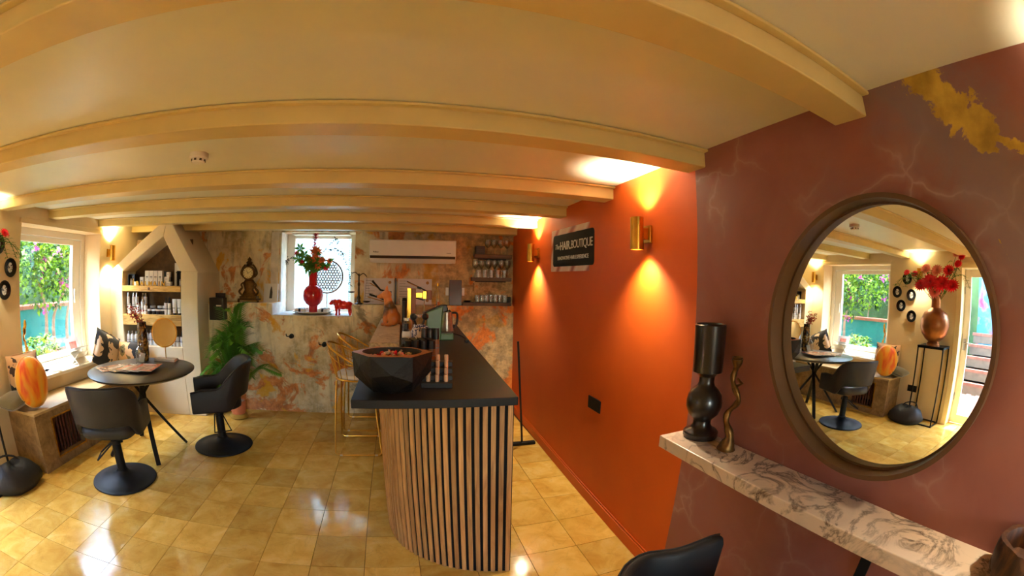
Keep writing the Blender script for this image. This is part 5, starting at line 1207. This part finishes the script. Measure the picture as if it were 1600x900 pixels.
t = thing('black_canister', 'tall slim black canister behind the glass jars', 'canister', (.02, 4.0, ZK)); MB().lathe([(0, 0), (.022, 0), (.022, .30), (0, .30)], n=18).build('canister_body', M_dark, t, smooth=True); MB().lathe([(0, .301), (.023, .301), (.02, .33), (0, .332)], n=18).build('lid', M_felt, t, smooth=True)

for o in [q for q in COL.objects if q.parent is None and (q.name.split('.')[0] in ('wrapped_candy', 'make_up_tester') or abs(q.location.z - ZK) < .0005)]:
    if o.name == 'counter_cable': o.scale = (.95, .95, 1)
    else: o.location.x *= .955; o.location.y *= .955
# ================================================================== DOG STATUE ON THE MARBLE BAR
M_dog = N('orange_dog_paint'); _v = M_dog.co(); _x = M_dog.n('SeparateXYZ'); M_dog.l(M_dog.tc.outputs['Object'], _x.inputs[0])
_k = M_dog.ramp(M_dog.math('ADD', M_dog.math('MULTIPLY', M_dog.noise(_v, 9, 4), .16), M_dog.math('ADD', _x.outputs[2], M_dog.math('MULTIPLY', _x.outputs[0], -.6))), [(.0, C(214, 126, 54)), (.17, C(206, 118, 50)), (.215, C(92, 62, 22)), (.285, C(104, 66, 24)), (.315, C(228, 142, 74))])
M_dog.col(_k); M_dog.b.inputs['Roughness'].default_value = .35
dg = thing('dog_statue', 'orange and brown glazed sitting dog statue on the marble bar top', 'statue', (-.13, 3.86, 1.1025), -.05)
# local: the dog looks towards -x and a little to the viewer (-y)
q = MB().ball((.040, 0, .075), (.075, .072, .075), 18, 12).ball((.025, 0, .135), (.060, .060, .070), 18, 12).ball((.002, 0, .185), (.050, .052, .062), 18, 12).ball((-.008, 0, .235), (.040, .042, .050), 16, 10)
q.ball((-.022, 0, .288), (.050, .044, .044), 18, 12).ball((-.066, 0, .276), (.032, .028, .026), 14, 10).ball((-.092, 0, .268), (.024, .022, .019), 12, 8)
for s_ in (-1, 1):
    q.tube([(-.012, s_ * .034, .17), (-.030, s_ * .042, .10), (-.034, s_ * .043, .03), (-.036, s_ * .043, .004)], [.030, .022, .017, .018], 10).ball((-.052, s_ * .043, .013), (.026, .018, .013), 10, 6)
    q.ball((.045, s_ * .058, .060), (.052, .026, .052), 14, 8).ball((.0, s_ * .070, .014), (.042, .018, .014), 10, 6)
    q.add([(-.045, s_ * .016, .318), (-.002, s_ * .014, .318), (-.004, s_ * .046, .300), (-.040, s_ * .046, .300), (-.016, s_ * .042, .385)], [(0, 1, 2, 3)[::s_], (0, 4, 1)[::s_], (1, 4, 2)[::s_], (2, 4, 3)[::s_], (3, 4, 0)[::s_]])
q.tube([(.10, 0, .03), (.135, 0, .014), (.15, 0, .012)], [.018, .012, .007], 8)
fused('dog_body', q, M_dog.m, dg, .005, 4)
MB().ball((-.114, 0, .272), (.008, .010, .007), 10, 6).build('nose', M_dark, dg, smooth=True)

# ================================================================== ORANGE WALL: SIGN, SOCKET, FLOOR SQUEEGEE
sg = thing('shop_sign', 'photo-backed shop sign with black panel and white lettering on the orange wall', 'sign', (xw(2.79), 2.79, 1.627), RW)
# local x runs towards -Y of the room? with RW, local +y leaves the wall and local +x points to +Y... lettering is laid out along -x
_s = N('sign_photo'); _v = _s.co('Object', (1, 1, 1), (0, 0, 0), (0, .75, 0)); _w = _s.n('TexWave'); _w.inputs['Scale'].default_value = 1.5; _w.inputs['Distortion'].default_value = 2.5; _w.inputs['Detail'].default_value = 1; _s.l(_v, _w.inputs['Vector'])
_s.col(_s.ramp(_w.outputs['Color'], [(.02, C(176, 96, 84)), (.15, C(224, 176, 158)), (.45, C(240, 222, 210)), (.9, C(232, 204, 190))])); _s.b.inputs['Roughness'].default_value = .35
MB().box(-.41, .41, 0, .012, 0, .338).build('photo_board', _s.m, sg)
def rrect(w_, h, r_, n=6):
    pts = []
    for cx, cy, a0 in ((w_ / 2 - r_, h / 2 - r_, 0), (-w_ / 2 + r_, h / 2 - r_, PI / 2), (-w_ / 2 + r_, -h / 2 + r_, PI), (w_ / 2 - r_, -h / 2 + r_, 1.5 * PI)):
        pts += [(cx + r_ * math.cos(a0 + PI / 2 * i / n), cy + r_ * math.sin(a0 + PI / 2 * i / n)) for i in range(n + 1)]
    return pts
FS = frame((0, .0125, .165), (-1, 0, 0), (0, 0, 1))
_blk = MB().prism(rrect(.72, .252, .03), 0, .004, FS).build('black_panel', mat('sign_black', C(14, 13, 15), .7, spec=.2), sg)
M_let = mat('white_lettering', C(238, 236, 234), .5)
for txt, sz, xx, zz, kw in (('The', .058, -.275, .012, dict(shear=.35)), ('HAIR.', .088, -.115, .005, dict(bold=.0022)), ('BOUTIQUE', .088, .165, .005, dict(spacing=.86)), ('INNOVATIVE HAIR EXPERIENCE', .041, .01, -.075, dict(spacing=.95))):
    me = text_mesh(txt, sz, .0008, **kw); wd = max(v.co.x for v in me.vertices) - min(v.co.x for v in me.vertices)
    tgt = {'The': .085, 'HAIR.': .20, 'BOUTIQUE': .345, 'INNOVATIVE HAIR EXPERIENCE': .54}[txt]
    mesh_obj('lettering', me, M_let, _blk, FS @ Matrix.Translation((xx, zz, .005)) @ Matrix.Diagonal((tgt / wd, 1, 1, 1)))
t = thing('wall_socket', 'black double socket on the orange wall', 'socket', (xw(2.33), 2.33, .743), RW); MB().box(-.085, .085, 0, .010, -.042, .042).build('cover_plate', M_black, t, bevel=.002)
for x in (-.04, .04): MB().lathe([(0, 0), (.021, 0), (.021, .001), (0, .001)], n=18, M=Matrix.Translation((x, .0102, 0)) @ Matrix.Rotation(-PI / 2, 4, 'X')).build('socket_well', _M['socket_black'], t)
sq = thing('floor_squeegee', 'black floor squeegee leaning behind the counter by the orange wall', 'squeegee', (1.08, 3.46, 0))
MB().box(-.10, .13, -.022, .022, .0, .03).build('head', M_black, sq, bevel=.004); MB().tube([(-.0, 0, .03), (-.004, .002, .12), (-.055, .02, 1.0)], .010, 8).build('handle', mat('grey_steel_rod', C(60, 56, 52), .4, .6), sq, smooth=True)

# ================================================================== THINGS ON THE MARBLE SHELF
zs_ = .9503
bv = thing('black_vase', 'turned black wooden vase with ball waist on the marble shelf', 'vase', (1.118, 1.175, zs_))
MB().lathe([(0, 0), (.068, 0), (.073, .008), (.073, .022), (.066, .03), (.048, .038), (.037, .055), (.036, .072), (.044, .082), (.062, .10), (.073, .13), (.0735, .15), (.068, .178), (.052, .20), (.036, .213), (.031, .23), (.032, .25), (.042, .262), (.060, .27), (.0605, .28), (.063, .452), (.058, .456), (.053, .450), (.050, .30), (0, .29)], n=48).build('vessel', mat('ebonised_wood', C(30, 24, 20), .3, .15, .2, 8, coat=.25), bv, smooth=True)
cs = thing('twisted_candlestick', 'slender twisted bronze candlestick beside the black vase', 'candlestick', (1.115, 1.015, zs_))
pts = []; rad = []
for i in range(41):
    t_ = i / 40; z = .345 * t_; am = .024 * math.sin(PI * t_) ** 1.2; ph = t_ * 13
    pts.append((am * math.cos(ph) * .4, -am * math.sin(ph) * 1.1, z)); base = .030 * math.exp(-t_ * 9) + .0085 + .004 * math.sin(t_ * 21) ** 2; cup = .011 * max(0, (t_ - .86) / .14); rad.append(base + cup)
MB().tube(pts, rad, 14).build('twisted_stem', mat('gilt_bronze', C(104, 74, 36), .4, .85, .4, 30, .3, 50), cs, smooth=True)
MB().lathe([(0, .343), (.017, .343), (.021, .353), (.016, .353), (.012, .347), (0, .347)], n=18).build('candle_cup', _M['gilt_bronze'], cs, smooth=True); MB().tube([(0, -.012, .25), (.0, -.035, .262), (0, -.01, .275)], [.006, .007, .004], 8).build('twist_knob', _M['gilt_bronze'], cs, smooth=True)
wv = thing('wooden_vessel', 'rough dark brown carved wooden vessel at the end of the marble shelf', 'vessel', (1.095, -.115 + .0, zs_))
M_rough = wood('rough_brown_wood', C(30, 16, 7), C(62, 32, 12), C(96, 54, 20), (10, 10, 3), .55, .0, .5)
q = MB(); n = 30; v = []; f = []; pr = [(.0, 0), (.055, 0), (.078, .02), (.088, .05), (.086, .085), (.08, .10), (.066, .10), (.06, .05), (0, .04)]
for k, (r, z) in enumerate(pr): v += [(max(r, .001) * (1 + .05 * math.sin(5 * a + k) + .03 * math.sin(9 * a)) * math.cos(a), max(r, .001) * (1 + .05 * math.sin(5 * a + k)) * math.sin(a), z) for a in [2 * PI * i / n for i in range(n)]]
for k in range(len(pr) - 1):
    for i in range(n): f.append((k * n + i, k * n + (i + 1) % n, (k + 1) * n + (i + 1) % n, (k + 1) * n + i))
q.add(v, f); q.build('vessel', M_rough, wv, smooth=True, sharp=50)
MB().lathe([(.0745, .022), (.083, .026), (.083, .034), (.0765, .036)], n=30).build('carved_band', M_rough, wv, smooth=True)
sd = thing('smoke_detector', 'round cream smoke detector on the ceiling', 'smoke detector', (-1.06, 1.835, ZC))
MB().lathe([(0, 0), (.05, 0), (.05, -.022), (.044, -.026), (0, -.026)][::-1], n=32).build('base', M_ac, sd, smooth=True); MB().lathe([(0, -.046), (.030, -.046), (.036, -.040), (.038, -.0265), (0, -.0265)], n=28).build('sensor_head', M_ac, sd, smooth=True)
for i in range(8): a = i * PI / 4; MB().cbox((.037 * math.cos(a), .037 * math.sin(a), -.035), (.004, .012, .010), rz=a).build('sensor_slot', mat('slot_grey', C(90, 80, 66), .6), sd)
# ================================================================== OUTSIDE: PATIO AND GARDEN
gr = structure(MB().box(-12, XO, -6, 9, -.35, -.06).build('ground', mat('grey_paving', C(150, 120, 100), .9, 0, .3, 4)))
M_turq = N('turquoise_wash'); _v = M_turq.co(); M_turq.col(M_turq.ramp(M_turq.noise(_v, 2.5, 6, .6), [(.3, C(4, 78, 72)), (.6, C(8, 100, 92)), (.75, C(40, 120, 112))])); M_turq.b.inputs['Roughness'].default_value = .8
gw = thing('garden_wall', 'low turquoise garden wall with terracotta coping outside the window', 'wall', (-6.4, 4.4, 0))
MB().box(-.15, .15, -2.4, 3.4, -.06, 1.02).build('wall_body', M_turq.m, gw)
M_terra = mat('terracotta', C(128, 70, 46), .8, 0, .2, 12, rndv=.15); cpm = MB().box(-.18, .18, -.098, .098, 0, .055).build('coping_brick', M_terra, mesh_only=True)
for i in range(29): o = bpy.data.objects.new('coping_brick', cpm); COL.objects.link(o); o.parent = gw; o.location = (0, -2.3 + i * .2, 1.02)
pool = structure(MB().box(-6.25, -4.6, 2.7, 7.5, -.06, .46).build('garden_bed', M_turq.m)) if 0 else None
bd2 = thing('planter_ledge', 'low turquoise planter ledge with terracotta edge in front of the garden wall', 'planter', (-5.46, 4.4, 0)); MB().box(-.72, .72, -1.6, 3.4, -.06, .52).build('planter_body', M_turq.m, bd2)
for i in range(25): o = bpy.data.objects.new('edge_brick', cpm); COL.objects.link(o); o.parent = bd2; o.location = (.6, -1.5 + i * .2, .52)
# mural wall behind the steps (seen through the glazed door)
mu = N('mural_paint'); _v = mu.co('Object', (1, 1, .6)); n1 = mu.noise(_v, 1.6, 4, .55, 1.0)
mu.col(mu.ramp(n1, [(.30, C(120, 14, 28)), (.38, C(140, 60, 54)), (.45, C(40, 112, 120)), (.55, C(60, 122, 130)), (.62, C(108, 84, 122)), (.70, C(128, 40, 62))])); mu.b.inputs['Roughness'].default_value = .8
mw = structure(MB().box(-7.8, -7.6, -4.5, 2.0, -.06, 3.2).build('wall_mural', mu.m))
structure(MB().box(-7.8, -7.6, 2.0, 9, -.06, 3.0).build('wall_garden_end', mat('leafy_dark', C(60, 84, 44), .9, 0, .4, 3)))
# brick patio and steps
M_brick = mat('paver_brick', C(112, 72, 56), .85, 0, .2, 9, rndv=.18)
bp_ = structure(MB().box(-6.0, XO, -1.2, 2.0, -.06, -.02).build('patio', mat('sand_joint', C(150, 126, 104), .9, 0, .2, 20)))
bkm = MB().box(-.098, .098, -.047, .047, 0, .03).build('brick', M_brick, mesh_only=True)
nb = 0
for i in range(9):
    for j in range(22):
        x = XO - .12 - i * .2; y = -.15 + j * .098 + 0
        if y > 1.95: continue
        o = bpy.data.objects.new('brick', bkm); COL.objects.link(o); o.parent = bp_; o.location = (x + (.1 if j % 2 else 0) - .1, y, -.02 + rnd.uniform(-.002, .002)); nb += 1
st = thing('garden_steps', 'flight of brick steps rising to the painted mural outside the door', 'steps', (-5.85, .6, 0))
M_sc = mat('step_concrete', C(92, 80, 66), .9, 0, .2, 8); tm2 = MB().box(-.049, .049, -.105, .105, 0, .05).build('tread_brick', M_brick, mesh_only=True)
for k in range(5):
    MB().box(-.30 * (5) - .0, -.30 * k, -1.2, 1.35, -.06 if k == 0 else .19 * k - .001, .19 * (k + 1) - .055).build('step_block', M_sc, st)
    for i in range(12): o = bpy.data.objects.new('tread_brick', tm2); COL.objects.link(o); o.parent = st; o.location = (-.30 * k - .045, -1.08 + i * .214, .19 * (k + 1) - .055)
# ---- planting
M_lf1 = leafmat('bougainvillea_leaf', C(104, 140, 16), .4, .55, .4, 5); M_lf2 = leafmat('deep_leaf', C(32, 72, 18), .35, .55, .4, 5); M_fl = leafmat('magenta_bract', C(172, 70, 140), .4, .6, .25, 8); M_bark = mat('grey_bark', C(126, 104, 86), .85, 0, .25, 14, .4, 30)
def shrub(name, label, loc, stems, clouds, nleaf, lsz, mats, flowers=0, grp=None, cat='shrub'):
    t = thing(name, label, cat, loc, 0, grp)
    for s_ in stems: MB().tube(spline(s_, 6), [.035 * (1 - .75 * j / (6 * (len(s_) - 1))) for j in range(6 * (len(s_) - 1) + 1)], 8).build('trunk', M_bark, t, smooth=True)
    q = MB(); tot = sum(c[3] * c[4] * c[5] for c in clouds)
    for cx, cy, cz, rx, ry, rz in clouds:
        for _ in range(int(nleaf * rx * ry * rz / tot)):
            d = Vector((rnd.gauss(0, 1), rnd.gauss(0, 1), rnd.gauss(0, 1))).normalized(); k = rnd.random() ** .4
            p = Vector((cx + d.x * rx * k, cy + d.y * ry * k, cz + d.z * rz * k)); q.leaf(p, (d.x + rnd.uniform(-.7, .7), d.y + rnd.uniform(-.7, .7), d.z * .4 + rnd.uniform(-.6, .5)), (rnd.uniform(-.5, .5), rnd.uniform(-.5, .5), 1), lsz * rnd.uniform(.7, 1.3), lsz * .7, .2, 0 if rnd.random() < .6 else 1)
    q.build('foliage', mats, t, kind='stuff')
    if flowers:
        q = MB()
        for _ in range(flowers):
            cx, cy, cz, rx, ry, rz = clouds[rnd.randrange(len(clouds))]; d = Vector((abs(rnd.gauss(0, 1)) + .3, rnd.gauss(0, 1), rnd.gauss(0, 1) + .25)).normalized(); c_ = Vector((cx + d.x * rx, cy + d.y * ry, cz + d.z * rz))
            for k in range(9): q.leaf(c_ + Vector((rnd.uniform(-.06, .06), rnd.uniform(-.06, .06), rnd.uniform(-.06, .06))), (rnd.uniform(-.4, 1), rnd.uniform(-1, 1), rnd.uniform(-.6, 1)), (0, 0, 1), .065, .055, .2)
        q.build('blossoms', M_fl, t, kind='stuff')
    return t
shrub('bougainvillea', 'tall bougainvillea with magenta blossoms and twin trunks outside the window', (-5.35, 4.55, .52), [[(0, -.15, 0), (.02, -.12, .5), (-.05, -.2, .9), (-.1, -.4, 1.3)], [(0, .05, 0), (-.03, .10, .45), (.08, .3, .85), (.0, .6, 1.3)], [(-.05, .4, 0), (-.1, .5, .5), (-.05, .8, 1.1)]],
      [(0, -.5, 1.25, .6, .75, .5), (.05, .35, 1.15, .6, .7, .45), (-.1, 0, 1.75, .7, 1.1, .6), (-.1, 1.2, 1.5, .6, .8, .8), (-.1, -1.2, 1.6, .55, .6, .6), (.1, -.2, .80, .35, .45, .25)], 6200, .085, [M_lf1, M_lf2], 42, None, 'bush')
shrub('climbing_hedge', 'dense dark green hedge rising behind the turquoise garden wall', (-6.95, 4.6, 0), [[(0, 0, 0), (0, .1, 1), (0, 0, 1.8)]], [(0, -1.4, 1.9, .35, 1.0, .9), (0, 0, 2.1, .35, 1.0, .9), (0, 1.5, 2.0, .35, 1.1, .9), (0, 3.0, 2.1, .35, 1.0, .9)], 4200, .10, [M_lf2, M_lf1], 24)
shrub('low_shrub', 'small bright green shrub close under the window glass', (-4.40, 3.55, -.06), [[(0, 0, 0), (.02, .02, .4), (0, 0, .7)]], [(0, 0, .78, .22, .26, .16)], 420, .07, [M_lf1, M_lf2])
shrub('potted_bush', 'bushy green shrub beside the brick steps', (-5.0, 2.25, -.06), [[(0, 0, 0), (.02, .02, .5), (0, 0, 1.0)]], [(0, 0, 1.2, .4, .35, .5), (0, .1, 1.8, .35, .35, .4)], 1300, .08, [M_lf1, M_lf2], 8)
# white neighbour wall with shutters beyond the back window
nw = structure(MB().box(-4, 2.5, 6.6, 6.8, -.3, 3.0).build('wall_neighbour', mat('white_render', C(112, 130, 132), .9, 0, .02)))
sh_ = thing('window_shutter', 'pale louvred shutter on the white neighbouring wall', 'shutter', (-.78, 6.6, 1.2))
MB().box(-.13, -.10, -.04, 0, -.2, 1.1).box(.10, .13, -.04, 0, -.2, 1.1).box(-.10, .10, -.04, 0, 1.06, 1.1).box(-.10, .10, -.04, 0, -.2, -.16).build('shutter_frame', mat('pale_aqua', C(120, 150, 150), .6), sh_)
sm2 = MB().box(-.10, .10, -.03, -.005, -.004, .018).build('slat', _M['pale_aqua'], mesh_only=True)
for i in range(38): o = bpy.data.objects.new('slat', sm2); COL.objects.link(o); o.parent = sh_; o.location = (0, 0, -.15 + i * .032)
structure(MB().box(-6, 3, 5.3, 6.8, -.35, -.25).build('ground_alley', mat('white_gravel', C(150, 148, 142), .9, 0, .1, 20)))


structure(MB().box(-8, 6, -9, -2.8, -.35, -.1).build('ground_rear', mat('pale_paving', C(170, 160, 140), .9, 0, .15, 6)))
